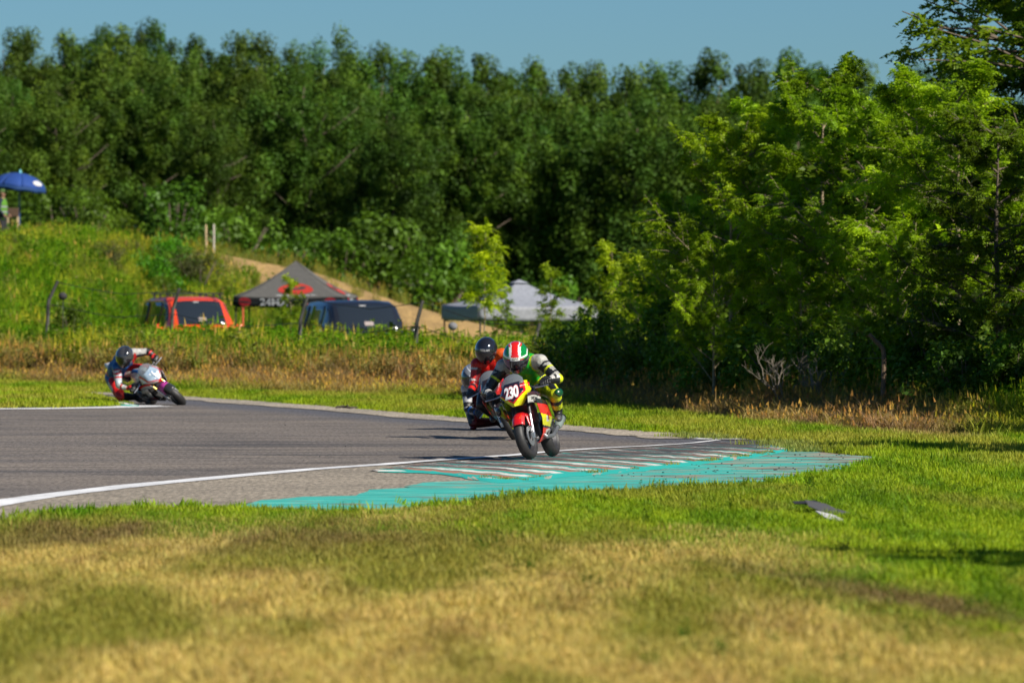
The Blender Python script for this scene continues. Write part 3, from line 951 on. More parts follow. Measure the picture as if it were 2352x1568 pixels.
# weeds in the kerb joint
w1 = edge_pts([(1090, 1101), (1180, 1106), (1290, 1094), (1430, 1084), (1560, 1070), (1680, 1054), (1770, 1042), (1835, 1029)], 26, 0, .05, 6)
km = (fbm(w1[:, 0] * 2.2, w1[:, 1] * 1.1, 2) > .55) | (w1[:, 0] < -.05)
w1 = w1[km]
scatter('kerb_weeds', LIB_LAWN, np.column_stack([w1, np.full(len(w1), .012)]), np.tile(np.array((.26, .25, .05)), (len(w1), 1)) * (.6 + .8 * rs.rand(len(w1), 1)), .35 + .45 * rs.rand(len(w1)), 'small weeds and dry grass growing in the joint behind the kerb', 'weeds', seed=7)
w2 = edge_pts([(1560, 1003), (1620, 1009), (1690, 1010)], 20, 0, .1, 8)
w3 = edge_pts([(1790, 1022), (1850, 1034), (1880, 1040)], 40, 0, .15, 9)
w2 = np.concatenate([w2, w3])
scatter('kerb_weeds', LIB_LAWN, np.column_stack([w2, np.full(len(w2), .012)]), np.tile(np.array((.22, .26, .06)), (len(w2), 1)), .7 + .9 * rs.rand(len(w2)), 'grass tufts at the far tip of the kerb', 'weeds', seed=10)
# far verge
x, d = cand(120000, 66, 118)
u = U_of(x, d); df = foot_d(u)
keep = (~paved(x, d)) & (d < df + .5) & ~inside(INF_W, x, d) & ((V_of(d) < 1010) | (u > 1700))
x, d = x[keep], d[keep]
c_, _ = ground_col(x, d, rs.rand(len(x)))
keep = rs.rand(len(x)) < .8
x, d, c_ = x[keep], d[keep], c_[keep]
scatter('verge_grass', LIB_LAWN, np.stack([x, d, height(x, d) - .004], -1), c_, (.8 + .9 * rs.rand(len(x))), 'mown yellow green grass strip along the far side of the track', seed=2)
# infield
x, d = cand(40000, 84, 106)
keep = inside(INF_W, x, d)
x, d = x[keep], d[keep]
k_ = fbm(x * 1.4, d * .6, 3)
c_ = mixc(np.broadcast_to(OLIVE * 1.25, x.shape + (3,)), GREEN2, np.clip((k_ - .35) * 3, 0, 1))
infield = sheet('infield_ground', INF_W, 0.022, mat('infield_soil', (.10, .11, .03), .95, noise=.3))
put(infield, 'infield soil under the grass at the left edge of the track', kind='structure')
edge = np.clip((U_of(x, d) - 120) / 180, 0, 1)
scatter('infield_grass', LIB_LAWN, np.stack([x, d, np.full(len(x), .02)], -1), c_, (1.0 + 1.0 * rs.rand(len(x))) * (1.1 - .5 * edge), 'uneven green grass of the infield at far left', seed=3)
# burnt bank
x, d = cand(60000, 68, 124)
u = U_of(x, d); df = foot_d(u); t = d - df
n1 = fbm(x * .6, d * .3, 3)
keep = (t > -1.6 + 2 * (n1 - .5)) & (t < 5.5 + 4 * (n1 - .5)) & (u < 2330) & (rs.rand(len(x)) < .85)
x, d = x[keep], d[keep]
c_, _ = ground_col(x, d, rs.rand(len(x)))
c_ = c_ * (.75 + .5 * rs.rand(len(x), 1))
scatter('dry_grass', LIB_DRY, np.stack([x, d, height(x, d) - .01], -1), c_, .8 + .8 * rs.rand(len(x)), 'matted dry brown grass on the foot of the bank', seed=5)
# tall grass on the bank and the mound
x, d = cand(110000, 72, 166)
u = U_of(x, d); df = foot_d(u); t = d - df
n1 = fbm(x * .6, d * .3, 3)
c_, ks = ground_col(x, d, rs.rand(len(x)))
dens = np.where(d < 118, 1.0, np.where(u < 560, .95, .35))
dens = np.where((d > 119) & (u > 640), np.where(rs.rand(len(x)) < .3, .35, 0.0), dens)
dens = np.where((d > 137) & (u > 500) & (u < 930), .85, dens)
dens = np.where((d > 120) & (d < 134) & (u > 560) & (u <= 640), .0, dens)
keep = (t > 2.6 + 4 * (n1 - .5)) & (rs.rand(len(x)) < dens) & ((ks < .3) | (rs.rand(len(x)) < .04)) & ~((d > 121) & (d < 137) & (u > 300) & (u < 1500))
x, d, c_, n1 = x[keep], d[keep], c_[keep], n1[keep]
c_ = c_ * (.75 + .55 * rs.rand(len(x), 1))
straw = (rs.rand(len(x)) < .05)
c_[ks[keep] > .25] = np.array((.22, .23, .05))
c_[straw] = np.array((.42, .34, .14))
sz = (.6 + .7 * rs.rand(len(x))) * np.interp(U_of(x, d), [0, 1300, 2300], [1.0, .9, .75])
sz = sz * np.where((d > 108) & (d < 121) & (U_of(x, d) > 280) & (U_of(x, d) < 1050) & (rs.rand(len(x)) < .22), 1.3, 1.0)
sel = rs.rand(len(x)) < .72
pts = np.stack([x, d, height(x, d) - .02], -1)
scatter('tall_grass', LIB_TALL, pts[sel], c_[sel], sz[sel], 'tall unmown green grass with seed heads on the bank and mound', seed=8)
scatter('tall_weeds', LIB_WEED, pts[~sel], c_[~sel] * np.array((.8, 1.0, .7)), sz[~sel] * 1.1, 'leafy weeds growing among the tall grass of the bank', 'weeds', seed=9)

# ------------------------------------------------------------------ trees
BARK = mat('bark', (.11, .085, .06), .9, noise=.4, nscale=6, bump=.8, bscale=14)
BARK_PALE = mat('pale_bark', (.24, .19, .12), .9, noise=.35, nscale=8, bump=.5, bscale=20)
LEAF_WOOD = leaf_mat('wood_leaf', trans=.38, rough=.6, hue=.018, val=.20, spec=.2)
LEAF_ROB = leaf_mat('locust_leaf', trans=.50, rough=.5, hue=.012, val=.12)
LEAF_SHRUB = leaf_mat('shrub_leaf', trans=.40, rough=.5, hue=.02, val=.25)

def rand_unit(n, rs_):
    v = rs_.randn(n, 3); return v / np.linalg.norm(v, axis=1, keepdims=True)
def leaf_quads(c, nrm, L_, W_, rs_, dirv=None):
    """one rhombic leaf per centre: c (n,3), normals, length, width"""
    n = len(c)
    if dirv is None: dirv = rand_unit(n, rs_)
    a = dirv - nrm * np.sum(dirv * nrm, 1, keepdims=True)
    a /= np.linalg.norm(a, axis=1, keepdims=True) + 1e-9
    b = np.cross(nrm, a)
    L_ = L_[:, None]; W_ = W_[:, None]
    fold = nrm * W_ * .25
    v = np.stack([c - a * L_ / 2, c + b * W_ / 2 + fold, c + a * L_ / 2, c - b * W_ / 2 + fold], 1)
    return v.reshape(-1, 3), np.arange(4 * n).reshape(n, 4)

def profile(t, kind):
    if kind == 0: return np.clip(np.sin(np.pi * np.clip(t, 0, 1) ** .80) ** .6, .12, 1) * (1 - .35 * t)
    if kind == 1: return np.clip((1 - t) ** .55 * (.6 + .5 * np.minimum(t * 4, 1)), .06, 1)
    return np.clip(np.sqrt(np.maximum(1 - (2 * t - .95) ** 2, 0)), .15, 1)

def wood_tree_mesh(seed, H, Rd, kind, ncl=300, lpc=125, leaf=.135, z0=.05, base=(.062, .135, .016)):
    rs_ = np.random.RandomState(seed)
    # crown: pointed clumps hung on an uneven envelope
    t = z0 + (1 - z0) * rs_.rand(ncl) ** .85
    ph = rs_.rand(ncl) * 6.283
    lobes = 1 + .28 * np.sin(ph * 2 + seed) + .22 * np.sin(ph * 3 + t * 9 + seed * 2) + .20 * np.sin(t * 17 + ph * 2)
    rr = profile(t, kind) * Rd * lobes * (.35 + .65 * np.sqrt(rs_.rand(ncl)))
    cx, cy, cz = rr * np.cos(ph), rr * np.sin(ph), t * H
    # several heads of different height make up one crown
    nh = 7 + seed % 3
    ha = rs_.rand(nh) * 6.283; hr = Rd * (.25 + .45 * rs_.rand(nh)); hz_ = H * (.28 + .55 * rs_.rand(nh)) * np.where(kind == 1, .9, 1)
    hx, hy = hr * np.cos(ha), hr * np.sin(ha); hR = Rd * (.30 + .28 * rs_.rand(nh)); hV = hR * (1.3 + .9 * rs_.rand(nh))
    hx[0], hy[0], hR[0] = 0, 0, Rd * .34; hV[0] = H * .17; hz_[0] = H * .83
    hx[1], hy[1], hR[1] = Rd * .25, -Rd * .2, Rd * .62; hV[1] = H * .34; hz_[1] = H * .42
    w_ = hR * hV; hi = rs_.choice(nh, ncl, p=w_ / w_.sum())
    dd_ = rand_unit(ncl, rs_); q_ = (.55 + .45 * rs_.rand(ncl) ** .6)
    use = rs_.rand(ncl) < .85
    cx = np.where(use, hx[hi] + dd_[:, 0] * hR[hi] * q_, cx); cy = np.where(use, hy[hi] + dd_[:, 1] * hR[hi] * q_, cy)
    cz = np.where(use, hz_[hi] + dd_[:, 2] * hV[hi] * q_, np.minimum(cz, .8 * H)); cz = np.clip(cz, .35, H)
    t = cz / H
    cr = (.28 + .62 * rs_.rand(ncl) ** 1.3) * (1 - .3 * t)
    cc = np.stack([cx, cy, cz], 1)
    tone = .45 + .95 * rs_.rand(ncl)
    yel = rs_.rand(ncl)
    n = ncl * lpc
    ci = np.repeat(np.arange(ncl), lpc)
    dv = rand_unit(n, rs_)
    rad = (.35 + .65 * rs_.rand(n) ** .5)
    off = dv * (cr[ci] * rad)[:, None]
    off[:, 2] = off[:, 2] * 1.25 + .1
    c = cc[ci] + off
    outw = dv * .8 + np.array((0, 0, .55)) + rand_unit(n, rs_) * .75
    nrm = outw / np.linalg.norm(outw, axis=1, keepdims=True)
    L_ = leaf * (.6 + .8 * rs_.rand(n)); W_ = L_ * (.55 + .25 * rs_.rand(n))
    v, f = leaf_quads(c, nrm, L_, W_, rs_)
    v[:, 2] = np.maximum(v[:, 2], .05)
    b = np.array(base)
    col = b[None] * (tone[ci] * (.8 + .4 * rs_.rand(n)))[:, None] * (1 + np.array((.55, .22, -.1))[None] * (yel[ci] ** 2)[:, None])
    crown = np_mesh('crown', v, f, colors=col)
    # trunk and limbs
    mb = MB()
    rn = random.Random(seed)
    pts = [Vector((0, 0, -.2))]
    for k in range(1, 7):
        pts.append(Vector((rn.uniform(-.15, .15) * k * .4, rn.uniform(-.15, .15) * k * .4, H * .92 * k / 6)))
    mb.tube(pts, [.15, .14, .12, .09, .07, .045, .02], 8)
    for k in range(16):
        h = rn.uniform(.12, .85)
        i = int(h * 6); p = pts[i].lerp(pts[min(i + 1, 6)], h * 6 - i)
        a = rn.uniform(0, 6.283); l = Rd * float(profile(np.array([h]), kind)[0]) * rn.uniform(.6, .95)
        q = p + Vector((math.cos(a) * l, math.sin(a) * l, l * rn.uniform(.25, .8)))
        m = p.lerp(q, .5) + Vector((0, 0, -.08 * l))
        mb.tube([p, m, q], [.05, .032, .012], 6)
    return crown, mb.mesh('trunk', True)

def plant(name, cmesh, tmesh, lm, bm, loc, s=(1, 1, 1), rz=0.0, label='', cat='tree', group=None, cname='crown', tname='trunk'):
    e = empty(name, loc, (0, 0, rz)); e.scale = s
    for nm, me, m in ((cname, cmesh, lm), (tname, tmesh, bm)):
        if me is None: continue
        if not me.materials: me.materials.append(m)
        o = bpy.data.objects.new(nm, me); COL.objects.link(o); o.parent = e
    put(e, label, cat, group)
    return e

WT = [wood_tree_mesh(101, 11, 2.9, 0), wood_tree_mesh(102, 11, 2.5, 2), wood_tree_mesh(103, 11, 2.3, 1),
      wood_tree_mesh(104, 11, 3.0, 2), wood_tree_mesh(105, 11, 1.8, 1)]
TOPS = [(-150, 70), (0, 62), (60, 78), (150, 82), (230, 70), (290, 58), (350, 56), (410, 85), (460, 92), (530, 72), (590, 88), (620, 130), (690, 105), (735, 100), (785, 72), (835, 140), (880, 112), (950, 118), (1000, 135), (1060, 108), (1120, 140), (1160, 160), (1230, 148), (1290, 142), (1360, 158), (1420, 148), (1500, 165), (1580, 140), (1650, 130), (1740, 132), (1820, 128), (1900, 140), (1980, 150), (2080, 145), (2200, 150), (2400, 165)]
def top_v(u):
    return float(np.interp(u, [p[0] for p in TOPS], [p[1] for p in TOPS]))
def wood(u, d, vtop, kind, label, group=None, wid=1.0, rz=None):
    x_ = (u - 1176) / FPX * d
    z_ = float(height(np.array([x_]), np.array([d]))[0]) - .1
    ztop = P(u, vtop, d).z
    s = (ztop - z_) / 11.15
    cm, tm = WT[kind]
    return plant('broadleaf_tree', cm, tm, LEAF_WOOD, BARK, (x_, d, z_), (s * wid, s * wid, s), rs.rand() * 6.28 if rz is None else rz, label, 'tree', group)
# skyline trees: each carries one bump of the skyline
sky_names = {0: 'just left of the blue parasol', 150: 'right of the blue parasol', 350: 'above the two stakes on the mound, broad topped', 460: 'above the orange van', 530: 'broad dark topped, above the left corner of the dark canopy',
             690: 'above the peak of the dark canopy, twin topped', 785: 'pointed like a spire, the sharpest top of the skyline', 880: 'above the dark van', 950: 'round topped, right of the dark van', 1060: 'tallest between the two canopies', 1120: 'above the young locust before the pale canopy',
             1290: 'above the peak of the pale canopy', 1420: 'above the right corner of the pale canopy', 1500: 'behind the first locust saplings', 1650: 'above the left end of the locust thicket', 1820: 'beyond the locust thicket, last free standing top'}
GRP = 'tall trees of the wood behind the mound'
k = 0
for (u, v) in TOPS:
    kind = 2 if u in (785, 690, 735) else (4 if u in (150, 1000, 1230, 60, 835) else (k * 2 + 1) % 4)
    wid = {785: .85, 690: .8, 735: .8}.get(u, 1.0)
    d_ = 196 + 8 * ((k * 37) % 5) / 4
    lab = 'dark skyline tree ' + sky_names[u] if u in sky_names else 'dark green broadleaf tree whose top stands in the skyline of the wood'
    wood(u, d_, v, kind, lab, GRP if u not in sky_names else GRP, wid * .95)
    k += 1
# middle row, lower
for i in range(15):
    u = -120 + i * 172 + rs.uniform(-35, 35)
    wood(u, 188 + rs.uniform(-2, 2), top_v(u) + 55 + rs.uniform(-25, 60), int(rs.randint(0, 4)), 'mid green tree in the second row of the wood, its top below the skyline', GRP)
# front row, sunlit
front = [(-60, 150, 'behind the blue parasol, dark and low branched'), (130, 185, 'over the right half of the blue parasol'), (330, 160, 'above the bright green bushes on the mound'), (500, 240, 'above the two stakes on the mound'), (700, 150, 'behind the peak of the dark canopy, crown reaching almost to the sand'),
         (900, 260, 'behind the dark van, crown in rounded tiers'), (1080, 210, 'between the two canopies'), (1270, 250, 'behind the peak of the pale canopy'), (1450, 230, 'behind the locust saplings, right of the pale canopy'), (1640, 240, 'behind the left flank of the locust thicket'), (1850, 230, 'beyond the middle of the locust thicket'), (2080, 240, 'behind the right part of the locust thicket')]
for i, (u, v, t_) in enumerate(front):
    wood(u, 178 + (i * 7 % 5), v, [0, 3, 1, 0, 3, 0, 1, 3, 0, 1, 3, 0][i], 'sunlit front tree ' + t_, GRP, 1.1)

# undergrowth bushes -------------------------------------------------------
def bush_mesh(seed, Rr=1.0, Hh=1.3, n_cl=34, lpc=80, leaf=.10, base=(.10, .19, .014)):
    rs_ = np.random.RandomState(seed)
    ph = rs_.rand(n_cl) * 6.283; t = rs_.rand(n_cl)
    rr = Rr * np.sqrt(rs_.rand(n_cl)) * np.sqrt(1 - (t * .85) ** 2)
    cc = np.stack([rr * np.cos(ph), rr * np.sin(ph), t * Hh * .85 + .1], 1)
    n = n_cl * lpc; ci = np.repeat(np.arange(n_cl), lpc)
    dv = rand_unit(n, rs_)
    c = cc[ci] + dv * ((.16 + .22 * rs_.rand(n_cl))[ci] * (.4 + .6 * rs_.rand(n)))[:, None] * np.array((1, 1, 1.3))
    c[:, 2] = np.maximum(c[:, 2], .03)
    nr = dv * .6 + np.array((0, 0, .6)) + rand_unit(n, rs_) * .8
    nr /= np.linalg.norm(nr, axis=1, keepdims=True)
    L_ = leaf * (.6 + .8 * rs_.rand(n))
    v, f = leaf_quads(c, nr, L_, L_ * .55, rs_)
    tone = (.6 + .8 * rs_.rand(n_cl))[ci]
    col = np.array(base)[None] * (tone * (.8 + .4 * rs_.rand(n)))[:, None]
    mb = MB(); rn = random.Random(seed)
    for k_ in range(9):
        a = rn.uniform(0, 6.28)
        mb.tube([(0, 0, -.1), (math.cos(a) * Rr * .3, math.sin(a) * Rr * .3, Hh * .4), (math.cos(a) * Rr * .6, math.sin(a) * Rr * .6, Hh * .8)], [.03, .018, .006], 5)
    return np_mesh('foliage', v, f, colors=col), mb.mesh('stem', True)
BM = [bush_mesh(201), bush_mesh(202, 1.1, 1.1), bush_mesh(203, .8, 1.5)]
BB = [bush_mesh(211, base=(.10, .24, .012)), bush_mesh(212, .9, 1.2, base=(.11, .12, .035), leaf=.06, lpc=130)]
def bush(u, d, s, mesh, label, group=None, sz=1.0):
    x_ = (u - 1176) / FPX * d
    z_ = float(height(np.array([x_]), np.array([d]))[0]) - .08
    return plant('bush', mesh[0], mesh[1], LEAF_SHRUB, BARK, (x_, d, z_), (s, s, s * sz), rs.rand() * 6.28, label, 'bush', group, 'foliage', 'stem')
for i in range(26):
    u = -60 + i * 96 + rs.uniform(-30, 30)
    s = 1.0 + rs.rand() * .8
    bush(u, 170 + rs.uniform(-2.5, 3), s, BM[i % 3], 'dark bush of the undergrowth along the foot of the wood', 'undergrowth bushes at the foot of the wood', 1.0)
bush(195, 161.5, 1.25, BM[0], 'leafy green bush on the crest of the mound right of the blue parasol', sz=1.0)
bush(455, 150, 1.0, BB[1], 'rounded olive grey bush on the slope below the two stakes', sz=1.0)
bush(395, 152, .75, BB[0], 'vivid green bush left of the olive grey one on the mound')
bush(350, 148, .8, BB[0], 'low vivid green bush on the mound above the roof rack of the orange van')
bush(250, 146, .7, BB[1], 'small olive bush in the tall grass halfway up the mound')
SLOPE_G = 'weedy bushes scattered over the grassy slope of the mound'
for i in range(26):
    u = rs.uniform(-40, 620); d = rs.uniform(118, 156)
    if 300 < u and d < 139: d = rs.uniform(140, 152)
    bush(u, d, rs.uniform(.28, .62), (BB[1], BM[2], BB[0], BM[0])[i % 4], 'small weedy bush in the tall grass on the slope of the mound', SLOPE_G, rs.uniform(.7, 1.3))
bush(1010, 166, 1.6, BM[1], 'dark green bush at the lower end of the sandy slope')
bush(870, 167, 1.9, BM[2], 'green bush behind the sandy slope above the dark van')
bush(785, 166.5, 1.5, BM[0], 'green bush behind the sandy slope just right of the dark canopy peak')
bush(1310, 124, .75, BM[2], 'dark bush standing under the pale canopy')

# locust trees ------------------------------------------------------------
def branchy(seed, H, spread, nlimb, twigs, sprays, droop=.2, sprayl=.20, trunk_r=.07, first=.15, leaflets=11, base=(.24, .40, .012), up=.75, lsize=1.0, curve=0.0):
    rn = random.Random(seed); rs_ = np.random.RandomState(seed)
    mb = MB()
    top = Vector((curve, 0, H))
    tr = [Vector((0, 0, -.15))]
    for k_ in range(1, 9):
        t = k_ / 8
        tr.append(Vector((curve * t * t + rn.uniform(-.05, .05) * H * .25 * t, rn.uniform(-.05, .05) * H * .25 * t, H * t)))
    mb.tube(tr, [trunk_r * (1 - .88 * k_ / 8) for k_ in range(9)], 7)
    SP, SD, SC = [], [], []
    def twig(p, dv, l, depth, tone):
        q = p + dv * l
        m = p.lerp(q, .5) + Vector((rn.uniform(-1, 1), rn.uniform(-1, 1), rn.uniform(0, 1))) * l * .08
        r0 = trunk_r * (.28 if depth == 1 else .12)
        mb.tube([p, m, q], [r0, r0 * .7, r0 * .3], 4 if depth > 1 else 5, cap=False)
        if depth == 1:
            for k2 in range(twigs):
                h = .25 + .75 * (k2 + rn.random()) / twigs
                b_ = p.lerp(m, h * 2) if h < .5 else m.lerp(q, h * 2 - 1)
                d2 = (dv + Vector((rn.gauss(0, .6), rn.gauss(0, .6), rn.gauss(.1, .4)))).normalized()
                twig(b_, d2, l * rn.uniform(.22, .5), 2, tone * rn.uniform(.75, 1.25))
        else:
            for k2 in range(sprays):
                h = rn.random()
                b_ = p.lerp(q, .2 + .8 * h)
                d2 = (dv * .6 + Vector((rn.gauss(0, .7), rn.gauss(0, .7), rn.gauss(-droop, .35)))).normalized()
                SP.append(b_); SD.append(d2); SC.append(tone)
    for k_ in range(nlimb):
        h = first + (1 - first) * ((k_ + rn.random()) / nlimb)
        i = min(int(h * 8), 7); p = tr[i].lerp(tr[i + 1], h * 8 - i)
        a = k_ * 2.4 + rn.uniform(-.5, .5)
        l = spread * (1.15 - .75 * h) * rn.uniform(.7, 1.15)
        dv = Vector((math.cos(a), math.sin(a), up * rn.uniform(.3, 1.2))).normalized()
        twig(p, dv, l, 1, rn.uniform(.7, 1.3))
    SP = np.array([tuple(p) for p in SP]); SD = np.array([tuple(p) for p in SD]); SC = np.array(SC)
    n = len(SP)
    # pinnate sprays: leaflets in pairs along a drooping stalk
    side = np.cross(SD, np.array((0, 0, 1.0))); side /= np.linalg.norm(side, axis=1, keepdims=True) + 1e-6
    sl = sprayl * (.6 + .7 * rs_.rand(n))
    cs, dirs, nr, cc, ls = [], [], [], [], []
    upv = np.cross(side, SD); upv += rs_.randn(n, 3) * .25; upv /= np.linalg.norm(upv, axis=1, keepdims=True)
    for j in range(leaflets):
        t = .15 + .85 * (j // 2 + 1) / ((leaflets + 1) // 2)
        sg = 0 if j == leaflets - 1 else (1 if j % 2 else -1)
        w = .26 * sprayl * (1 - .35 * t) * lsize
        c = SP + SD * (sl * t)[:, None] + np.array((0, 0, -1)) * (sl * t * t * .30)[:, None] + side * (sg * w * .6) 
        dd = side * sg * 1.0 + SD * (.45 if sg else 1)
        cs.append(c); dirs.append(dd); nr.append(upv + rs_.randn(n, 3) * .35); cc.append(SC * (.85 + .3 * rs_.rand(n))); ls.append(np.full(n, w * 1.15))
    c = np.concatenate(cs); dd = np.concatenate(dirs); nn_ = np.concatenate(nr); nn_ /= np.linalg.norm(nn_, axis=1, keepdims=True)
    L_ = np.concatenate(ls) * (.8 + .4 * rs_.rand(len(c)))
    v, f = leaf_quads(c, nn_, L_, L_ * .52, rs_, dd)
    tone = np.concatenate(cc)
    col = np.array(base)[None] * tone[:, None] * (1 + np.array((.45, .12, 0))[None] * np.clip(tone - 1, 0, 1)[:, None])
    return np_mesh('crown', v, f, colors=col), mb.mesh('trunk', True)

RB = [branchy(301, 5.2, 2.3, 26, 12, 22, lsize=1.2), branchy(302, 5.6, 2.1, 26, 12, 22, lsize=1.2), branchy(303, 4.6, 2.2, 22, 12, 22, lsize=1.2)]
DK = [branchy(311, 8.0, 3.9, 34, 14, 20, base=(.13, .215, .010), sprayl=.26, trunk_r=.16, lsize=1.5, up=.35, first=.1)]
SAP = [branchy(321, 2.3, .7, 16, 5, 8, trunk_r=.018, base=(.30, .43, .012), sprayl=.2, first=.3, lsize=1.2), branchy(322, 1.7, .38, 16, 5, 8, trunk_r=.016, base=(.20, .31, .015), sprayl=.14, first=.15, lsize=1.2), branchy(323, 2.4, .85, 15, 5, 8, trunk_r=.02, base=(.28, .40, .012), sprayl=.2, first=.35, lsize=1.2)]
def tree_at(name, u, d, vtop, m, H, label, group=None, lm=LEAF_ROB, wid=1.0, rz=None, x=None, htop=None, bark=BARK_PALE):
    x_ = (u - 1176) / FPX * d if x is None else x
    z_ = float(height(np.array([x_]), np.array([d]))[0]) - .05
    zt = P(u, vtop, d).z if htop is None else htop
    s = (zt - z_) / H
    return plant(name, m[0], m[1], lm, bark, (x_, d, z_), (s * wid, s * wid, s), rs.rand() * 6.28 if rz is None else rz, label, 'tree', group)
RG = 'locust trees of the thicket on the right'
for (u, d, v, k_, w, lb) in [
        (1560, 90, 470, 2, .75, 'bright yellow green locust tree at the left end of the thicket'),
        (1680, 87, 265, 0, .85, 'tall sunlit locust tree, second from the left in the thicket'),
        (1790, 90, 235, 2, .9, 'locust tree with spreading feathery branches left of the bent fence post'),
        (1890, 86, 135, 1, .85, 'locust tree with the highest bright tip against the sky'),
        (1990, 84, 200, 0, .9, 'locust tree just above the bent fence post standing before dark foliage'),
        (2100, 82, 160, 1, .9, 'shaded locust tree right of the bent fence post'),
        (2200, 80, 190, 2, 1.0, 'dark green locust tree near the right edge of the thicket'),
        (1640, 84, 560, 2, .8, 'low locust tree in front of the tall ones, crown near the ground'),
        (1840, 81.5, 600, 2, .9, 'low bushy locust tree behind the bent fence posts'),
        (2060, 78, 520, 0, .9, 'low locust tree in the shade right of the fence post'),
        (2290, 76, 300, 0, .9, 'shaded locust tree at the right edge of the picture')]:
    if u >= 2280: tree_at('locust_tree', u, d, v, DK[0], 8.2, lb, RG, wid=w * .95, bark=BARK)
    else: tree_at('locust_tree', u, d, v, RB[k_], (5.2, 5.6, 4.6)[k_] * 1.06, lb, RG, wid=w)
for (u, d, v, k_, lb) in [
        (1112, 111, 512, 0, 'slender yellow green locust sapling before the left half of the pale canopy'),
        (1265, 108, 605, 1, 'narrow upright sapling before the right half of the pale canopy'),
        (1405, 103, 560, 2, 'locust sapling right of the pale canopy'),
        (1465, 99, 585, 0, 'locust sapling between the pale canopy and the thicket'),
        (1515, 96, 600, 2, 'bushy locust sapling touching the left end of the thicket'),
        (1345, 107, 690, 0, 'small locust sapling under the right corner of the pale canopy'),
        (1160, 112, 660, 1, 'short sapling between the two before the pale canopy'),
        (668, 118, 632, 1, 'thin dark leaved sapling before the dark canopy')]:
    tree_at('locust_sapling', u, d, v, SAP[k_], (2.35, 1.72, 2.45)[k_] * 1.04, lb, 'young locust saplings on the bank', wid=(1.0 if u > 1500 else .85))
# big shaded trees on and beyond the right edge
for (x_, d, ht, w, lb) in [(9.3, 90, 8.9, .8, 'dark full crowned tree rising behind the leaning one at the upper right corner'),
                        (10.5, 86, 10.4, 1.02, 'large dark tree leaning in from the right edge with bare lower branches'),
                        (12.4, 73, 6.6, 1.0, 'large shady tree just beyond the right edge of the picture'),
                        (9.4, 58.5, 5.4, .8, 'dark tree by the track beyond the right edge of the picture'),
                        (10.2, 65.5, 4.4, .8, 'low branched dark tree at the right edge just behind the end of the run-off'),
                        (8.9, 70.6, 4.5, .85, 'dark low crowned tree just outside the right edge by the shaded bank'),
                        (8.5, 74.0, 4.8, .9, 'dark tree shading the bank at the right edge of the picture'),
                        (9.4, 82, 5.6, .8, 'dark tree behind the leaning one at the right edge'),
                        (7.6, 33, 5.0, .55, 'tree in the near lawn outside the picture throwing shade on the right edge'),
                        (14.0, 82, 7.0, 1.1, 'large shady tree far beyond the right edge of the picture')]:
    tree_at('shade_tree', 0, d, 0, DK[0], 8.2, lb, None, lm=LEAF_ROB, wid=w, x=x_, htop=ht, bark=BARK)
# dead shrub
def dead_shrub(u, d, h, label):
    x_ = (u - 1176) / FPX * d
    mb = MB(); rn = random.Random(int(u))
    def br(p, dv, l, r, k):
        q = p + dv * l
        mb.tube([p, p.lerp(q, .5) + Vector((rn.uniform(-1, 1), 0, rn.uniform(-.5, 1))) * l * .1, q], [r, r * .8, r * .5], 5)
        if k:
            for _ in range(3):
                br(p.lerp(q, rn.uniform(.5, 1)), (dv + Vector((rn.uniform(-1, 1), rn.uniform(-.6, .6), rn.uniform(-.5, .6)))).normalized(), l * rn.uniform(.45, .7), r * .55, k - 1)
    for _ in range(5): br(Vector((rn.uniform(-.05, .05), 0, 0)), Vector((rn.uniform(-.8, .8), rn.uniform(-.4, .2), 1)).normalized(), h * .45, .016, 3)
    o = mb.build('dead_shrub', mat('dead_wood', (.20, .17, .13), .9, noise=.2), smooth=True)
    o.location = (x_, d, float(height(np.array([x_]), np.array([d]))[0])); put(o, label, 'shrub')
dead_shrub(1800, 80.2, 1.1, 'bare grey dead shrub between the two rusty fence posts')
dead_shrub(1900, 79.0, .8, 'smaller bare dead shrub just left of the taller rusty fence post')
# bushes under the thicket
for i in range(22):
    u = 1290 + i * 52 + rs.uniform(-15, 15)
    d = float(foot_d(u)) + 5.0 + rs.uniform(-.8, 1.5)
    bush(u, d, .55 + rs.rand() * .4, BM[i % 3], 'dark green bush in the undergrowth below the locust thicket', 'undergrowth bushes below the locust thicket', 1.0)
for i, u in enumerate((1500, 1600, 1720, 1950, 2110)):
    bush(u, float(foot_d(u)) + 5.6, .65, BB[0], 'bright green low bush in the sun below the locust thicket', 'bright low bushes below the locust thicket', .9)
# ------------------------------------------------------------------ materials for made things
STEEL = mat('galvanised_steel', (.30, .31, .32), .45, .8, noise=.25)
DARK_STEEL = mat('dark_steel', (.05, .05, .055), .45, .6, noise=.2)
RUBBER = mat('tyre_rubber', (.022, .021, .021), .55, noise=.3, nscale=20, bump=.15, bscale=90)
BLACK_PL = mat('black_plastic', (.02, .02, .022), .4, noise=.2, bump=.05)
CONCRETE = mat('weathered_concrete', (.060, .058, .050), .9, noise=.4, nscale=10, bump=.5, bscale=40)
RUST = mat('rusty_post', (.15, .10, .06), .85, noise=.4, nscale=14, bump=.4, bscale=40)
WOODM = mat('pale_wood', (.42, .32, .18), .8, noise=.3, nscale=20, bump=.3)
GLOSS = paint_mat('glossy_paint', .28, coat=.6, dirt=.08)
LEATHER = paint_mat('suit_leather', .42, coat=0.0, bump=.9, bscale=17, dirt=.22)
FABRIC = paint_mat('printed_fabric', .8, bump=.3, bscale=9, dirt=.12, through=.22)
PRINT = paint_mat('printed_mark', .5, dirt=.05)
ALU = mat('bare_aluminium', (.55, .55, .56), .3, .9, noise=.12)
GOLD = mat('gold_anodised', (.55, .38, .10), .32, .9)

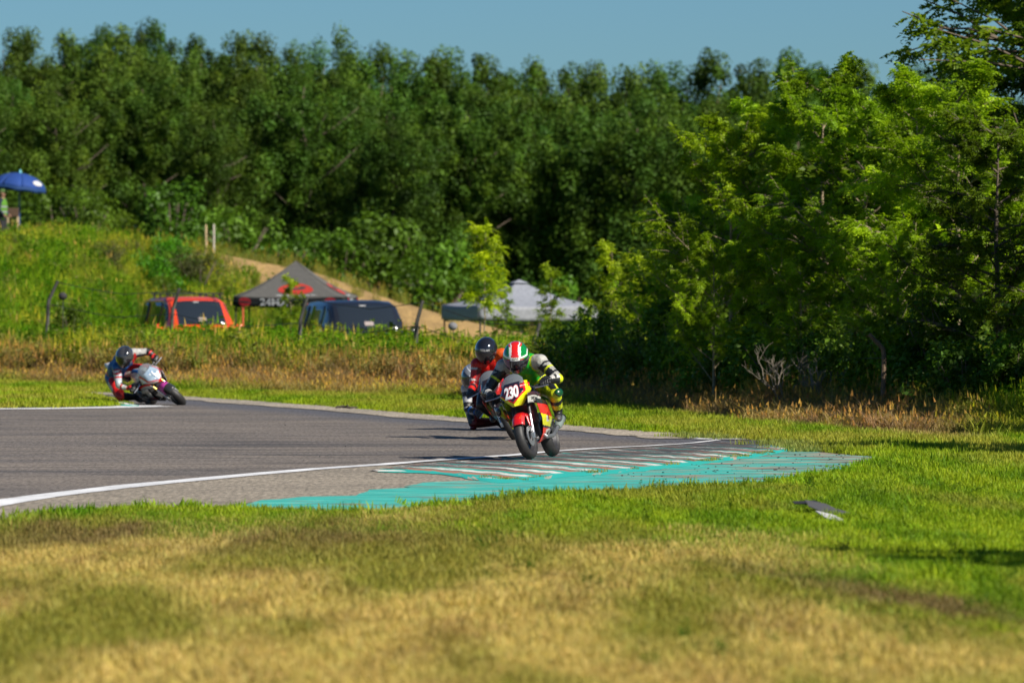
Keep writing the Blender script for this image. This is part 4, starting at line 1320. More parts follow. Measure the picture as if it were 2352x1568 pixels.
def hz(x, d): return float(height(np.array([x]), np.array([d]))[0])
def X(u, d): return (u - 1176.0) / FPX * d

def glass_mat(name, col, rough=.06, mixv=.35):
    m, nt, b = new_mat(name)
    b.inputs['Base Color'].default_value = (*col, 1); b.inputs['Roughness'].default_value = rough
    b.inputs['Specular IOR Level'].default_value = .7
    t = nt.nodes.new('ShaderNodeBsdfTransparent'); t.inputs[0].default_value = (.55, .6, .62, 1)
    mx = nt.nodes.new('ShaderNodeMixShader'); mx.inputs[0].default_value = 1 - mixv
    nt.links.new(t.outputs[0], mx.inputs[1]); nt.links.new(b.outputs[0], mx.inputs[2])
    nt.links.new(mx.outputs[0], nt.nodes['Material Output'].inputs['Surface'])
    return m
SCREEN = glass_mat('scratched_screen', (.30, .33, .36), .2, .62)
WIND = glass_mat('car_glass', (.020, .027, .036), .10, .12)

def text_mesh(body, size, extrude=.002, bold=0.0, shear=0.0, spacing=1.0, align='CENTER'):
    cu = bpy.data.curves.new('lettering', 'FONT')
    cu.body = body; cu.size = size; cu.extrude = extrude; cu.offset = bold; cu.shear = shear
    cu.space_character = spacing
    cu.align_x = align; cu.align_y = 'CENTER'; cu.resolution_u = 3
    o = bpy.data.objects.new('lettering', cu); COL.objects.link(o)
    dg = bpy.context.evaluated_depsgraph_get(); dg.update()
    me = bpy.data.meshes.new_from_object(o.evaluated_get(dg))
    bpy.data.objects.remove(o); bpy.data.curves.remove(cu)
    return me
def lettering(name, body, size, col, parent, fn, bold=0.0, shear=0.0, spacing=1.0, m=None, flipx=False):
    """text whose points (x, y) are laid on a surface by fn(x, y, depth)"""
    me = text_mesh(body, size, .0012, bold, shear, spacing)
    for v in me.vertices:
        x, y, z = v.co
        v.co = fn(-x if flipx else x, y, z)
    me.materials.clear()
    set_face_colors(me, np.tile(np.array(col, np.float32), (len(me.polygons), 1)))
    me.update()
    return link(name, me, m or PRINT, parent)

# ------------------------------------------------------------------ fence posts
def post(parent, u_base, u_top, d, v_kink, v_top, m, r=.045, z0=None, u_kink=None):
    uk = u_base if u_kink is None else u_kink
    k = P(uk, v_kink, d); t = P(u_top, v_top, d)
    b = Vector((X(u_base, d), d, hz(X(u_base, d), d) - .3))
    mb = MB()
    mb.tube([b, b.lerp(k, .5), b.lerp(k, .93), k.lerp(t, .08), k.lerp(t, .55), t], [r, r, r, r * .95, r * .85, r * .8], 8)
    return mb.build('post', m, parent, smooth=True)
f1 = empty('bent_post_fence', (X(105, 117), 117, hz(X(105, 117), 117)))
put(f1, 'row of dark bent topped fence posts with sagging wire on the grassy bank', 'fence')
f1.location = (0, 0, 0)
LP = [(105, 133, 117, 692, 645, 111), (390, 412, 113, 715, 662, 396), (686, 706, 108, 735, 682, 690), (951, 971, 105, 742, 690, 957), (1222, 1240, 102, 790, 742, 1226)]
tops = []
for ub, ut, d, vk, vt, uk in LP:
    post(f1, ub, ut, d, vk, vt, CONCRETE, .039, u_kink=uk)
    tops.append((P(uk, vk + 6, d), P(ut, vt + 4, d)))
for h in range(2):
    mb = MB()
    for (a0, a1), (b0, b1) in zip(tops[:-1], tops[1:]):
        a, b = ((a0, b0), (a1, b1))[h]
        mb.tube([a, a.lerp(b, .3) + Vector((0, 0, -.10)), a.lerp(b, .55) + Vector((0, 0, -.16)), a.lerp(b, .8) + Vector((0, 0, -.08)), b], .0075, 4)
    mb.build('wire', DARK_STEEL, f1)
f2 = empty('rusty_post_fence', (0, 0, 0))
put(f2, 'pair of rusty fence posts with tops bent to the left before the locust thicket', 'fence')
post(f2, 1778, 1753, 84.5, 772, 735, RUST, .033, u_kink=1775)
post(f2, 2027, 1996, 76.5, 803, 767, RUST, .034, u_kink=2031)
mb = MB()
a, b = P(1775, 790, 84.4), P(2030, 822, 76.4)
mb.tube([a, a.lerp(b, .5) + Vector((0, 0, -.12)), b], .004, 4); mb.build('wire', DARK_STEEL, f2)
for (u, v0, v1, d, lb, m) in [(473, 518, 580, 157, 'thin wooden stake on the mound, the brown one of two', WOODM), (491, 517, 585, 157.5, 'thin pale stake on the mound, the taller lighter one of two', mat('pale_stake', (.42, .39, .33), .8, noise=.2))]:
    mb = MB(); t = P(u, v0, d); b = Vector((t.x - .03, d, hz(t.x, d) - .3))
    mb.tube([b, b.lerp(t, .5) + Vector((.02, 0, 0)), t], [.034, .032, .028], 7)
    mb.tube([t, t + Vector((0, 0, .03))], [.028, .012], 7)
    o = mb.build('stake', m, smooth=True); put(o, lb, 'stake')
for (u, v, d, r, lb, c) in [(144, 680, 116, .085, 'dark round ball marker on a thin rod in the tall grass', (.035, .033, .035)), (1040, 749, 108, .085, 'grey round ball marker on a thin rod beside the pale canopy', (.16, .16, .17))]:
    c0 = P(u, v, d)
    e = empty('ball_marker', (c0.x, d, hz(c0.x, d))); put(e, lb, 'marker')
    mb = MB(); mb.ball((0, 0, c0.z - e.location.z), (r * 1.05, r, r * .95), 20, 12); o = mb.build('ball', mat('ball_' + str(u), c, .85, noise=.4, bump=.8, bscale=60), e, smooth=True)
    mb = MB(); mb.tube([(0, 0, -.1), (0.01, 0, c0.z - e.location.z)], .010, 6); mb.build('rod', DARK_STEEL, e)

# ------------------------------------------------------------------ parasol
def parasol():
    d = 155.0
    c = P(48, 443, d)
    e = empty('parasol', (X(45, d), d, hz(X(45, d), d))); put(e, 'blue beach parasol with a white oval print on the crest of the mound', 'parasol')
    base = e.location
    top = c.z - base.z + .55
    rad = .77; rim = top - .40
    tilt = Matrix.Rotation(R(7), 3, 'Y')
    cx = Vector((0.02, 0, top))
    def fn(i, t):
        a = 2 * math.pi * i
        k = (i * 8) % 1.0
        sag = 1 - .06 * math.sin(math.pi * k) * t
        r = rad * math.sin(t * 1.35) / math.sin(1.35) * (1 - .045 * math.sin(math.pi * k))
        return cx + tilt @ Vector((r * math.cos(a), r * math.sin(a), -.40 * (1 - math.cos(t * 1.35)) / (1 - math.cos(1.35)) * sag))
    for i in range(8):
        mb = MB(); c0 = lin(34, 74, 150)
        mb.grid(lambda p, t: fn((i + p) / 8 + .03, max(t, .001)), 6, 12, lambda p, t: c0)
        mb.build('canopy_panel', FABRIC, e, smooth=True, thick=.004)
    mb = MB()
    mb.grid(lambda p, t: fn(p, 1.0) + tilt @ Vector((0, 0, -.11 * t)), 64, 1, lambda p, t: lin(24, 66, 120))
    mb.build('valance', FABRIC, e, smooth=True, thick=.004)
    mb = MB(); mb.tube([(0.0, 0, -.25), (0.0, 0, top - .25), tuple(cx)], .022, 8); mb.build('pole', mat('blue_pole', lin(20, 62, 110), .4), e, smooth=True)
    mb = MB(); mb.tube([cx, cx + Vector((0, 0, .05)), cx + Vector((0, 0, .10))], [.04, .03, .012], 8); mb.build('finial', mat('cyan_cap', (.10, .42, .50), .5), e, smooth=True)
    for ac, pts_ in ((.91, .0),):
        mb = MB()
        n = 20
        ctr = []
        vs = [fn(ac, .78) + tilt @ Vector((math.cos(2 * math.pi * ac), math.sin(2 * math.pi * ac), .6)) * .012]
        for k in range(n):
            a = 2 * math.pi * k / n
            q = fn(ac + .050 * math.cos(a), .76 + .12 * math.sin(a))
            vs.append(q + tilt @ Vector((math.cos(2 * math.pi * ac), math.sin(2 * math.pi * ac), .6)) * .012)
        mb.add(vs, [(0, 1 + k, 1 + (k + 1) % n) for k in range(n)], (.75, .74, .72))
        mb.build('white_print', FABRIC, e)
    for i in range(8):
        mb = MB(); a = i / 8 + .03
        mb.tube([cx + Vector((0, 0, -.30)), fn(a, .55) + Vector((0, 0, -.02)), fn(a, .97) + Vector((0, 0, -.015))], .006, 4); mb.build('rib', STEEL, e)
parasol()

# ------------------------------------------------------------------ pop-up canopies
def canopy(name, corners, z_eave, z_peak, z_val, col, valcol, legcols, label, sag=.25, d_ref=140, vent=False):
    c = sum((Vector((x, y, 0)) for x, y in corners), Vector()) / 4
    g = min(hz(x, y) for x, y in corners)
    e = empty(name, (c.x, c.y, g)); put(e, label, 'canopy')
    L_ = [Vector((x - c.x, y - c.y, 0)) for x, y in corners]
    ze, zp, zv = z_eave - g, z_peak - g, z_val - g
    ap = Vector((0, 0, zp))
    def surf(k, s, t):
        a, b = L_[k] + Vector((0, 0, ze)), L_[(k + 1) % 4] + Vector((0, 0, ze))
        q = a.lerp(b, s)
        p = q.lerp(ap, t)
        p.z -= sag * math.sin(math.pi * t) * (1 - .15 * math.sin(math.pi * s)) * (1 - t * .3)
        p.z -= .04 * math.sin(math.pi * s) * (1 - t)
        return p
    outn = []
    for k in range(4):
        mb = MB(); mb.grid(lambda s, t: surf(k, s, t), 14, 16, lambda s, t: col)
        mb.build('roof_panel', FABRIC, e, smooth=True, thick=.006)
        mb = MB()
        def vf(s, t):
            p = surf(k, s, 0)
            n = (L_[k] + L_[(k + 1) % 4]).normalized()
            p = p + n * (.012 + .012 * math.sin(s * 23 + k) * t)
            p.z -= (ze - zv) * t
            return p
        mb.grid(vf, 24, 4, lambda s, t: valcol); mb.build('valance', FABRIC, e, smooth=True, thick=.004)
        gz = hz(L_[k].x + c.x, L_[k].y + c.y) - g
        mb = MB(); p = L_[k] * .97
        mb.tube([(p.x, p.y, gz - .05), (p.x, p.y, ze - .03)], .022, 6)
        mb.build('leg', legcols[k], e)
        # scissor struts
        mb = MB(); a = L_[k] * .97 + Vector((0, 0, ze - .06)); b = L_[(k + 1) % 4] * .97 + Vector((0, 0, ze - .06))
        mbm = (a + b) / 2
        mb.tube([a, mbm + Vector((0, 0, -.30)), b], .012, 5); mb.tube([a + Vector((0, 0, -.30)), mbm, b + Vector((0, 0, -.30))], .012, 5)
        mb.build('strut', DARK_STEEL, e)
    mb = MB()
    for k in range(4):
        mb.tube([surf(k, 0, t / 8) + Vector((0, 0, .006)) for t in range(9)], .009, 5)
    mb.build('seam', mat(name + '_seam', tuple(x * .55 for x in col), .8), e)
    if vent:
        mb = MB()
        for k in range(4):
            a = surf(k, 0, .88); b = surf(k, 1, .88)
            mb.add([a * 1.04 + Vector((0, 0, -.06)), b * 1.04 + Vector((0, 0, -.06)), ap + Vector((0, 0, .03))], [(0, 1, 2)], tuple(x * 1.1 for x in col))
        mb.build('vent_cap', FABRIC, e, thick=.006)
    return e, surf, L_, ze, zv
d0 = 141.0
KL = P(537, 681, d0); KR = P(795, 694, d0 - 1.2)
SB = mat('orange_leg', (.55, .09, .03), .6); BL = mat('black_leg', (.02, .02, .02), .5)
ax = Vector((KR.x - KL.x, KR.y - KL.y, 0)); dp = Vector((.07, 1.0, 0)).normalized() * 3.0
cs_ = [(KL.x, KL.y), (KR.x, KR.y), (KR.x + dp.x, KR.y + dp.y), (KL.x + dp.x, KL.y + dp.y)]
dk, surf, LL, ze, zv = canopy('dark_canopy', cs_, KL.z, P(690, 600, d0 + 1.5).z, P(537, 702, d0).z, (.15, .145, .132), (.014, .014, .016), [BL, BL, BL, BL], 'dark grey peaked pop-up canopy with red emblems and white lettering', sag=.10)
mb = MB(); q = P(558, 705, d0 - .1)
mb.tube([(q.x - dk.location.x, q.y - dk.location.y, -.1), (q.x - dk.location.x, q.y - dk.location.y, q.z - dk.location.z + .05)], .028, 6); mb.build('flag_pole', SB, dk)
RED = (.62, .045, .03)
def on_roof(k, s0, t0, x, y, dz=.012):
    L0 = (LL[(k + 1) % 4] - LL[k]).length
    p = surf(k, min(max(s0 + x / L0 / (1 - t0 - y * .2), 0), 1), min(max(t0 + y, 0), 1))
    nrm = (LL[k] + LL[(k + 1) % 4]).normalized() * .7 + Vector((0, 0, .7))
    return p + nrm * dz
def disc_on(k, s0, t0, rx, ry, col, parent, dz, name='emblem', n=24, a0=0, a1=2 * math.pi, r_in=0.0):
    mb = MB(); vs = []
    for j in range(7):
        for i in range(n + 1):
            a = a0 + (a1 - a0) * i / n; rr = r_in + (1 - r_in) * j / 6
            vs.append(on_roof(k, s0, t0, rx * rr * math.cos(a), ry * rr * math.sin(a), dz))
    fs = [(j * (n + 1) + i, j * (n + 1) + i + 1, (j + 1) * (n + 1) + i + 1, (j + 1) * (n + 1) + i) for j in range(6) for i in range(n)]
    mb.add(vs, fs, col); return mb.build(name, FABRIC, parent)
for k in (0, 1):
    em = disc_on(k, .55, .30, .48, .17, RED, dk, .014)
    disc_on(k, .55, .33, .28, .055, (.07, .065, .065), em, .020, 'emblem_mark', a0=math.pi, a1=2 * math.pi)
    disc_on(k, .48, .345, .10, .03, (.07, .065, .065), em, .020, 'emblem_mark')
    disc_on(k, .64, .345, .10, .03, (.07, .065, .065), em, .020, 'emblem_mark')
    lettering('lettering', '24MX', .34, (.75, .75, .74), dk, lambda x, y, z: on_roof(k, .55, .085, x * 1.35, y * .12 + .0, .016 + z), bold=.008, m=FABRIC)
def on_val(k, s0, x, y, dz=.035):
    L0 = (LL[(k + 1) % 4] - LL[k]).length
    p = surf(k, min(max(s0 + x / L0, 0), 1), 0); n = (LL[k] + LL[(k + 1) % 4]).normalized()
    return p + n * dz + Vector((0, 0, -(ze - zv) / 2 + y))
for k in (0, 1):
    for s0 in (.10, .86):
        mb = MB(); n = 20
        mb.add([on_val(k, s0, 0, 0)] + [on_val(k, s0, .17 * math.cos(i * 2 * math.pi / n), .115 * math.sin(i * 2 * math.pi / n)) for i in range(n)], [(0, 1 + i, 1 + (i + 1) % n) for i in range(n)], (.45, .02, .03))
        em = mb.build('emblem', FABRIC, dk)
        mb = MB(); mb.add([on_val(k, s0, -.13, .012, .045), on_val(k, s0, .13, .012, .045), on_val(k, s0, .13, -.012, .045), on_val(k, s0, -.13, -.012, .045)], [(0, 1, 2, 3)], (.02, .02, .02)); mb.build('emblem_mark', FABRIC, em)
    lettering('lettering', '24MX', .24, (.72, .72, .72), dk, lambda x, y, z: on_val(k, .36, x * 1.3, y, .035 + z), bold=.006, m=FABRIC)
# jackets hung under its near corner
for i, (u, c) in enumerate([(704, (.45, .12, .14)), (722, (.30, .33, .42)), (744, (.10, .24, .16))]):
    p = P(u, 697, d0 - 1.6)
    e = empty('hung_jacket', (p.x, p.y, p.z - .62)); put(e, ['red and grey jacket hanging beside the dark van', 'pale blue jacket hanging beside the dark van', 'green jacket hanging closest to the dark van'][i], 'jacket', None)
    mb = MB()
    mb.grid(lambda s, t: Vector((( s - .5) * .20 * (.7 + .5 * t), .05 * math.cos(s * 3.1 * 2) * (.4 + t), .62 - .58 * t - .06 * abs(s - .5) * (1 - t) * 4)), 10, 8, lambda s, t: tuple(np.array(c) * (1.6 if (abs(s - .5) < .12 and t < .5) else 1)))
    mb.build('cloth', FABRIC, e, smooth=True, thick=.03)
    mb = MB(); mb.tube([(-.08, 0, .60), (0, 0, .66), (.08, 0, .60)], .006, 5); mb.tube([(0, 0, .66), (0, 0, .74)], .004, 5); mb.build('hanger', DARK_STEEL, e)
# pale canopy, corner to the camera
d1 = 123.0
CL = P(1013, 697, d1 + 1.8); CF = P(1100, 699, d1); CR = P(1372, 712, d1 + .6)
v1 = Vector((CR.x - CF.x, CR.y - CF.y, 0)); v2 = Vector((CL.x - CF.x, CL.y - CF.y, 0))
v2 = Vector((-.84, 2.5, 0))
cs_ = [(CF.x, CF.y), (CR.x, CR.y), (CR.x + v2.x, CR.y + v2.y), (CF.x + v2.x, CF.y + v2.y)]
pc, _, _, _, _ = canopy('pale_canopy', cs_, CF.z - .02, P(1200, 645, d1 + 1.4).z, CF.z - .33, (.33, .35, .40), (.36, .37, .40), [DARK_STEEL, STEEL, DARK_STEEL, DARK_STEEL], 'pale blue grey pop-up canopy with vented top standing before the sandy slope', sag=.10, vent=True)

# ------------------------------------------------------------------ vans
def van(loc, yaw, col, label, L_=4.2, W=1.80, Hh=1.82, rack=False, dark=False, name='parked_van'):
    """x forward, y left; lofted body with glass set into it"""
    e = empty(name, loc, (0, 0, yaw)); put(e, label, 'van')
    # side profile: x, z_bottom, z_belt, z_top, half width at belt, half width on top
    st = [(L_ / 2, .35, .62, .74, .66, .58), (L_ / 2 - .10, .28, .72, .88, .82, .70), (L_ / 2 - .45, .26, .90, 1.04, .89, .74), (L_ / 2 - .85, .26, .98, 1.12, .90, .76),
          (L_ / 2 - 1.25, .26, 1.02, 1.50, .90, .70), (L_ / 2 - 1.60, .26, 1.03, Hh - .06, .90, .68), (L_ / 2 - 2.0, .26, 1.04, Hh, .90, .69), (0, .26, 1.04, Hh + .01, .90, .70), (-L_ / 2 + .7, .26, 1.04, Hh, .90, .70), (-L_ / 2 + .12, .28, 1.02, Hh - .05, .88, .68), (-L_ / 2, .36, .98, Hh - .30, .84, .66)]
    s_ = W / 1.8
    rings = []
    for x, zb, zm, zt, wm, wt in st:
        wm *= s_; wt *= s_
        half = [(0, zb), (wm * .85, zb), (wm * .98, zb + .12), (wm * 1.0, (zb + zm) / 2), (wm * .985, zm), (wt + (wm - wt) * .35, zm + (zt - zm) * .6), (wt + .02, zt - .07), (wt - .06, zt - .01), (wt * .5, zt + .015), (0, zt + .02)]
        ring = [Vector((x, y, z)) for y, z in half] + [Vector((x, -y, z)) for y, z in half[-2:0:-1]]
        rings.append(ring)
    n = len(rings[0])
    mb = MB(); mb.col = col
    mb.add([p for r in rings for p in r], [(i * n + k, i * n + (k + 1) % n, (i + 1) * n + (k + 1) % n, (i + 1) * n + k) for i in range(len(rings) - 1) for k in range(n)] + [tuple(range(n)), tuple(reversed(range((len(rings) - 1) * n, len(rings) * n)))])
    body = mb.build('body', GLOSS, e, smooth=True)
    # windscreen: between stations 3 and 5
    def at_st(f):
        i = min(int(f), len(rings) - 2); t = f - i
        return [rings[i][k].lerp(rings[i + 1][k], t) for k in range(n)]
    mb = MB()
    def wf(s, t):
        f = 3.12 + t * 1.72
        r = at_st(f); zt = r[9].z; y = (s - .5) * 2
        wid = r[7].y + (r[5].y - r[7].y) * .55
        return Vector((r[9].x + .012 - .035 * abs(y) ** 2, y * wid * .97, zt + .012 - .06 * y ** 4))
    mb.grid(wf, 12, 8, lambda s, t: (0, 0, 0)); mb.build('windscreen', WIND, e, smooth=True, thick=.006)
    for sgn in (1, -1):
        for (fa, fb, nm) in ((4.15, 5.75, 'side_window'), (6.05, 7.6, 'side_window'), (7.8, 8.7, 'side_window')):
            mb = MB()
            def sf(s, t):
                f = fa + (fb - fa) * s
                r = at_st(f)
                a, b, c = r[4], r[5], r[6]
                lo = .10; hi = .93 if f > 5 else .93 - (5 - f) * .15
                tt = lo + (hi - lo) * t
                p = a.lerp(b, tt / .6) if tt < .6 else b.lerp(c, (tt - .6) / .4)
                return Vector((p.x, sgn * (p.y + .008), p.z))
            mb.grid(sf, 6, 5, lambda s, t: (0, 0, 0)); mb.build(nm, WIND, e, smooth=True, thick=.005)
        for xw in (L_ / 2 - .75, -L_ / 2 + .75):
            M = Matrix.Translation((xw, sgn * (W / 2 - .10), .31)) @ Matrix.Rotation(R(90), 4, 'X')
            mb = MB(); mb.lathe([(.19, -.09), (.29, -.09), (.31, -.05), (.31, .05), (.29, .09), (.19, .09)], 24, M); w = mb.build('wheel', RUBBER, e, smooth=True)
            mb = MB(); mb.lathe([(.0, .02), (.05, .05), (.17, .03), (.195, .08), (.195, -.08), (0, -.08)], 20, M); mb.build('hubcap', ALU, w, smooth=True)
        mb = MB(); mb.ball((L_ / 2 - 1.30, sgn * (W / 2 + .10), 1.12), (.06, .11, .085), 12, 8, col=col); mb.tube([(L_ / 2 - 1.32, sgn * (W / 2 - .03), 1.06), (L_ / 2 - 1.30, sgn * (W / 2 + .06), 1.08)], .025, 6, col=(.02, .02, .02)); mb.build('mirror', GLOSS, e, smooth=True)
        mb = MB(); mb.box((L_ / 2 - .13, sgn * W * .36, .74), (.10, .32, .17), col=(.35, .36, .38)); mb.build('headlight', GLOSS, e, bevel=.02)
    mb = MB(); mb.box((L_ / 2 + .01, 0, .45), (.10, W * .86, .22), col=(.03, .03, .03)); mb.build('bumper', GLOSS, e, bevel=.03)
    mb = MB(); mb.box((L_ / 2 - .03, 0, .66), (.07, W * .42, .10), col=(.02, .02, .02)); mb.build('grille', GLOSS, e, bevel=.01)
    mb = MB()
    for y in (-.3, .25): mb.tube([wf(.5 + y * .3, .03) + Vector((.03, 0, 0)), wf(.5 + y * 1.2 + .1, .10) + Vector((.03, 0, .02))], .010, 5)
    mb.build('wiper', BLACK_PL, e)
    if rack:
        rk = MB()
        for y in (-.56, .56):
            rk.tube([(.75, y, Hh + .10), (-1.6, y, Hh + .10)], .018, 6)
        for x in (.55, -.1, -.8, -1.4):
            rk.box((x, 0, Hh + .10), (.06, 1.28, .03))
            for y in (-.56, .56): rk.box((x, y, Hh + .05), (.05, .04, .11))
        rk.build('roof_rack', BLACK_PL, e)
        mb = MB(); mb.box((.3, 0, 0), (.06, .14, .004), col=(.8, .8, .8))
    pa = wf(.46, .92) + Vector((.012, 0, 0))
    mb = MB(); mb.grid(lambda s, t: wf(.42 + .10 * s, .90 + .05 * t) + Vector((.014, 0, .004)), 2, 2, lambda s, t: (.4, .4, .4)); mb.build('sticker', PRINT, e)
    mb = MB(); mb.grid(lambda s, t: wf(.44 + .13 * s, .10 + .14 * t) + Vector((.014, 0, .004)), 2, 2, lambda s, t: (.34, .28, .26)); mb.build('sticker', PRINT, e)
    return e
dv_ = 131.0
ang = R(-90 + 17)
xo = X(430, dv_)
zt = P(438, 680, dv_).z
van((xo, dv_ + 1.6, zt - 1.86), ang, lin(232, 74, 32), 'orange red van with a black roof rack parked in tall grass', rack=True, W=1.76)
dv2 = 128.0
zt = P(820, 691, dv2).z
van((X(815, dv2), dv2 + 1.4, zt - 1.83), R(-90 + 14), lin(34, 36, 42), 'dark blue grey van with wide windscreen parked beside the dark canopy', L_=4.6, W=2.0)

# ------------------------------------------------------------------ debris
p0 = G(1896, 1186)
e = empty('broken_fairing', (p0.x, p0.y, .02)); e.scale = (.85, .62, .85); put(e, 'broken piece of dark grey fairing plastic lying on the lawn', 'debris')
def slab(poly, z0, z1, tilt=(0, 0, 0), c=(.06, .06, .065), nm='shard', m=FABRIC, parent=None):
    mb = MB(); mb.prism(poly, -.004, .004, Matrix.Translation((0, 0, z0)) @ Euler(tilt).to_matrix().to_4x4(), c)
    return mb.build(nm, m, parent, bevel=.002)
slab([(-.18, .55), (.02, .48), (.10, .16), (.24, -.02), (.16, -.30), (-.05, -.34), (-.16, -.02)], .05, 0, (R(4), R(9), 0), (.10, .10, .105), parent=e)
slab([(-.27, .95), (-.07, .80), (-.02, .50), (-.10, .42), (-.26, .66)], .07, 0, (R(3), R(-6), 0), (.035, .035, .04), parent=e)
slab([(.14, .1), (.22, .18), (.27, .02), (.23, -.06)], .07, 0, (R(-5), R(24), 0), (.03, .03, .03), parent=e)
p0 = G(1908, 1201)
o = slab([(-.11, .24), (.02, .14), (.13, -.18), (.10, -.26), (-.04, -.14)], .03, 0, (R(5), R(8), 0), (.62, .62, .62)); o.location = (p0.x, p0.y, .02); o.name = 'white_shard'
put(o, 'small white plastic shard beside the dark broken fairing', 'debris')
p0 = G(795, 941)
mb = MB(); mb.tube([(-.16, 0, .03), (-.05, .02, .04), (.06, 0, .025), (.17, .05, .03)], [.018, .024, .02, .01], 6); mb.tube([(-.02, 0, .03), (.03, -.08, .06)], .012, 5)
o = mb.build('stick', mat('dark_bark', (.05, .04, .03), .9)); o.location = (p0.x, p0.y, .01); put(o, 'short dark broken stick on the pale edge of the asphalt', 'debris')
rn = random.Random(77)
mb = MB()
for i in range(200):
    if i < 185:
        u = rn.uniform(1350, 1960); v = rn.uniform(1045, 1100)
        if not inside(poly_px(CYAN_LOW + CYAN_TOP), np.array([G(u, v).x]), np.array([G(u, v).y]))[0]: continue
    else: u = rn.uniform(0, 1500); v = rn.uniform(960, 1060)
    p = G(u, v); s = rn.uniform(.003, .011)
    a = rn.uniform(0, 3.14)
    mb.box((p.x, p.y, .0135 + s * .4), (s * 2, s, s * .8), Matrix.Rotation(a, 3, 'Z'))
o = mb.build('rubber_crumbs', mat('crumb_rubber', (.03, .03, .03), .9)); put(o, 'small black crumbs of rubber and grit scattered over the cyan run-off', 'debris', kind='stuff')
# ------------------------------------------------------------------ bodies grown from capsules
def capsule_geo(p0, r0, p1, r1, seg=14, hs=4):
    p0, p1 = Vector(p0), Vector(p1)
    ax = p1 - p0; L_ = ax.length
    t = ax / L_ if L_ > 1e-6 else Vector((0, 0, 1))
    ref = Vector((0, 0, 1)) if abs(t.z) < .9 else Vector((1, 0, 0))
    x = t.cross(ref).normalized(); y = t.cross(x)
    rings = []
    for i in range(hs + 1):
        a = math.pi / 2 * (1 - i / hs); rings.append((p0 - t * r0 * math.sin(a), max(r0 * math.cos(a), 1e-4)))
    for i in range(hs + 1):
        a = math.pi / 2 * i / hs; rings.append((p1 + t * r1 * math.sin(a), max(r1 * math.cos(a), 1e-4)))
    vs = [c + (x * math.cos(2 * math.pi * k / seg) + y * math.sin(2 * math.pi * k / seg)) * r for c, r in rings for k in range(seg)]
    fs = [(i * seg + k, i * seg + (k + 1) % seg, (i + 1) * seg + (k + 1) % seg, (i + 1) * seg + k) for i in range(len(rings) - 1) for k in range(seg)]
    fs += [tuple(reversed(range(seg))), tuple(range((len(rings) - 1) * seg, len(rings) * seg))]
    return vs, fs
def grow(name, caps, voxel, colfn, m, parent=None, smooth=4, extra=None):
    """union of tapered limbs as one continuous skin; colfn(points, zone, t, side) -> colours"""
    mb = MB()
    for c in caps: mb.add(*capsule_geo(*c[:4]))
    if extra is not None: mb.add(extra.v, extra.f)
    me = bpy.data.meshes.new('tmp'); me.from_pydata(mb.v, [], mb.f)
    o = bpy.data.objects.new('tmp', me); COL.objects.link(o)
    r = o.modifiers.new('r', 'REMESH'); r.mode = 'VOXEL'; r.voxel_size = voxel; r.use_smooth_shade = True
    s = o.modifiers.new('s', 'SMOOTH'); s.iterations = smooth; s.factor = .6
    dg = bpy.context.evaluated_depsgraph_get(); dg.update()
    out = bpy.data.meshes.new_from_object(o.evaluated_get(dg))
    bpy.data.objects.remove(o)
    n = len(out.polygons)
    ctr = np.empty(n * 3, np.float32); out.polygons.foreach_get('center', ctr); ctr = ctr.reshape(-1, 3)
    best = np.full(n, 1e9); zone = np.zeros(n, int); tp = np.zeros(n)
    for i, c in enumerate(caps):
        a = np.array(tuple(c[0])); b = np.array(tuple(c[2])); ab = b - a
        t = np.clip(((ctr - a) @ ab) / (ab @ ab + 1e-9), 0, 1)
        dist = np.linalg.norm(ctr - (a + t[:, None] * ab), axis=1) - (c[1] + (c[3] - c[1]) * t)
        q = dist < best
        best[q] = dist[q]; zone[q] = i; tp[q] = t[q]
    names = np.array([c[4] for c in caps])[zone]
    nrm = np.empty(n * 3, np.float32); out.polygons.foreach_get('normal', nrm); nrm = nrm.reshape(-1, 3)
    cols = colfn(ctr, names, tp, nrm)
    set_face_colors(out, cols)
    out.polygons.foreach_set('use_smooth', np.ones(n, bool))
    out.name = name
    return link(name, out, m, parent)

# ------------------------------------------------------------------ motorcycle
BW = .535; WR = .235
def tyre_geo(r, w, n=48):
    prof = []
    for i in range(15):
        a = -math.pi / 2 * 1.05 + math.pi * 1.05 * i / 14
        prof.append((r - w * .42 + w * .42 * math.cos(a), w / 2 * math.sin(a)))
    prof += [(r * .70, w * .36), (r * .66, w * .30), (r * .66, -w * .30), (r * .70, -w * .36)]
    return prof
def wheel(nm, parent, x, w, steer=0.0, rimc=DARK_STEEL):
    e = empty(nm, (x, 0, WR), (0, 0, steer)); e.parent = parent
    M = Matrix.Rotation(R(90), 4, 'X')
    mb = MB(); mb.lathe(tyre_geo(WR, w), 48, M, closed=True); mb.build('tyre', RUBBER, e, smooth=True)
    mb = MB(); mb.lathe([(WR * .66, -w * .32), (WR * .70, -w * .34), (WR * .64, -w * .18), (WR * .60, 0), (WR * .64, w * .18), (WR * .70, w * .34), (WR * .66, w * .32), (WR * .57, 0)], 40, M, closed=True)
    mb.lathe([(.001, -.045), (.032, -.045), (.036, 0), (.032, .045), (.001, .045)], 16, M)
    for k in range(5):
        a = k * 2 * math.pi / 5
        for da in (-.16, .16):
            p = Vector((math.cos(a) * .03, 0, math.sin(a) * .03)); q = Vector((math.cos(a + da) * WR * .62, 0, math.sin(a + da) * WR * .62))
            mb.tube([p, q], [.014, .009], 5)
    mb.build('rim', rimc, e, smooth=True)
    for sg in ((-1, 1) if x > 0 else (1,)):
        mb = MB(); mb.lathe([(.055, sg * .052), (.105, sg * .052), (.105, sg * .057), (.055, sg * .057)], 32, M, closed=True); mb.build('brake_disc', STEEL, e)
    return e

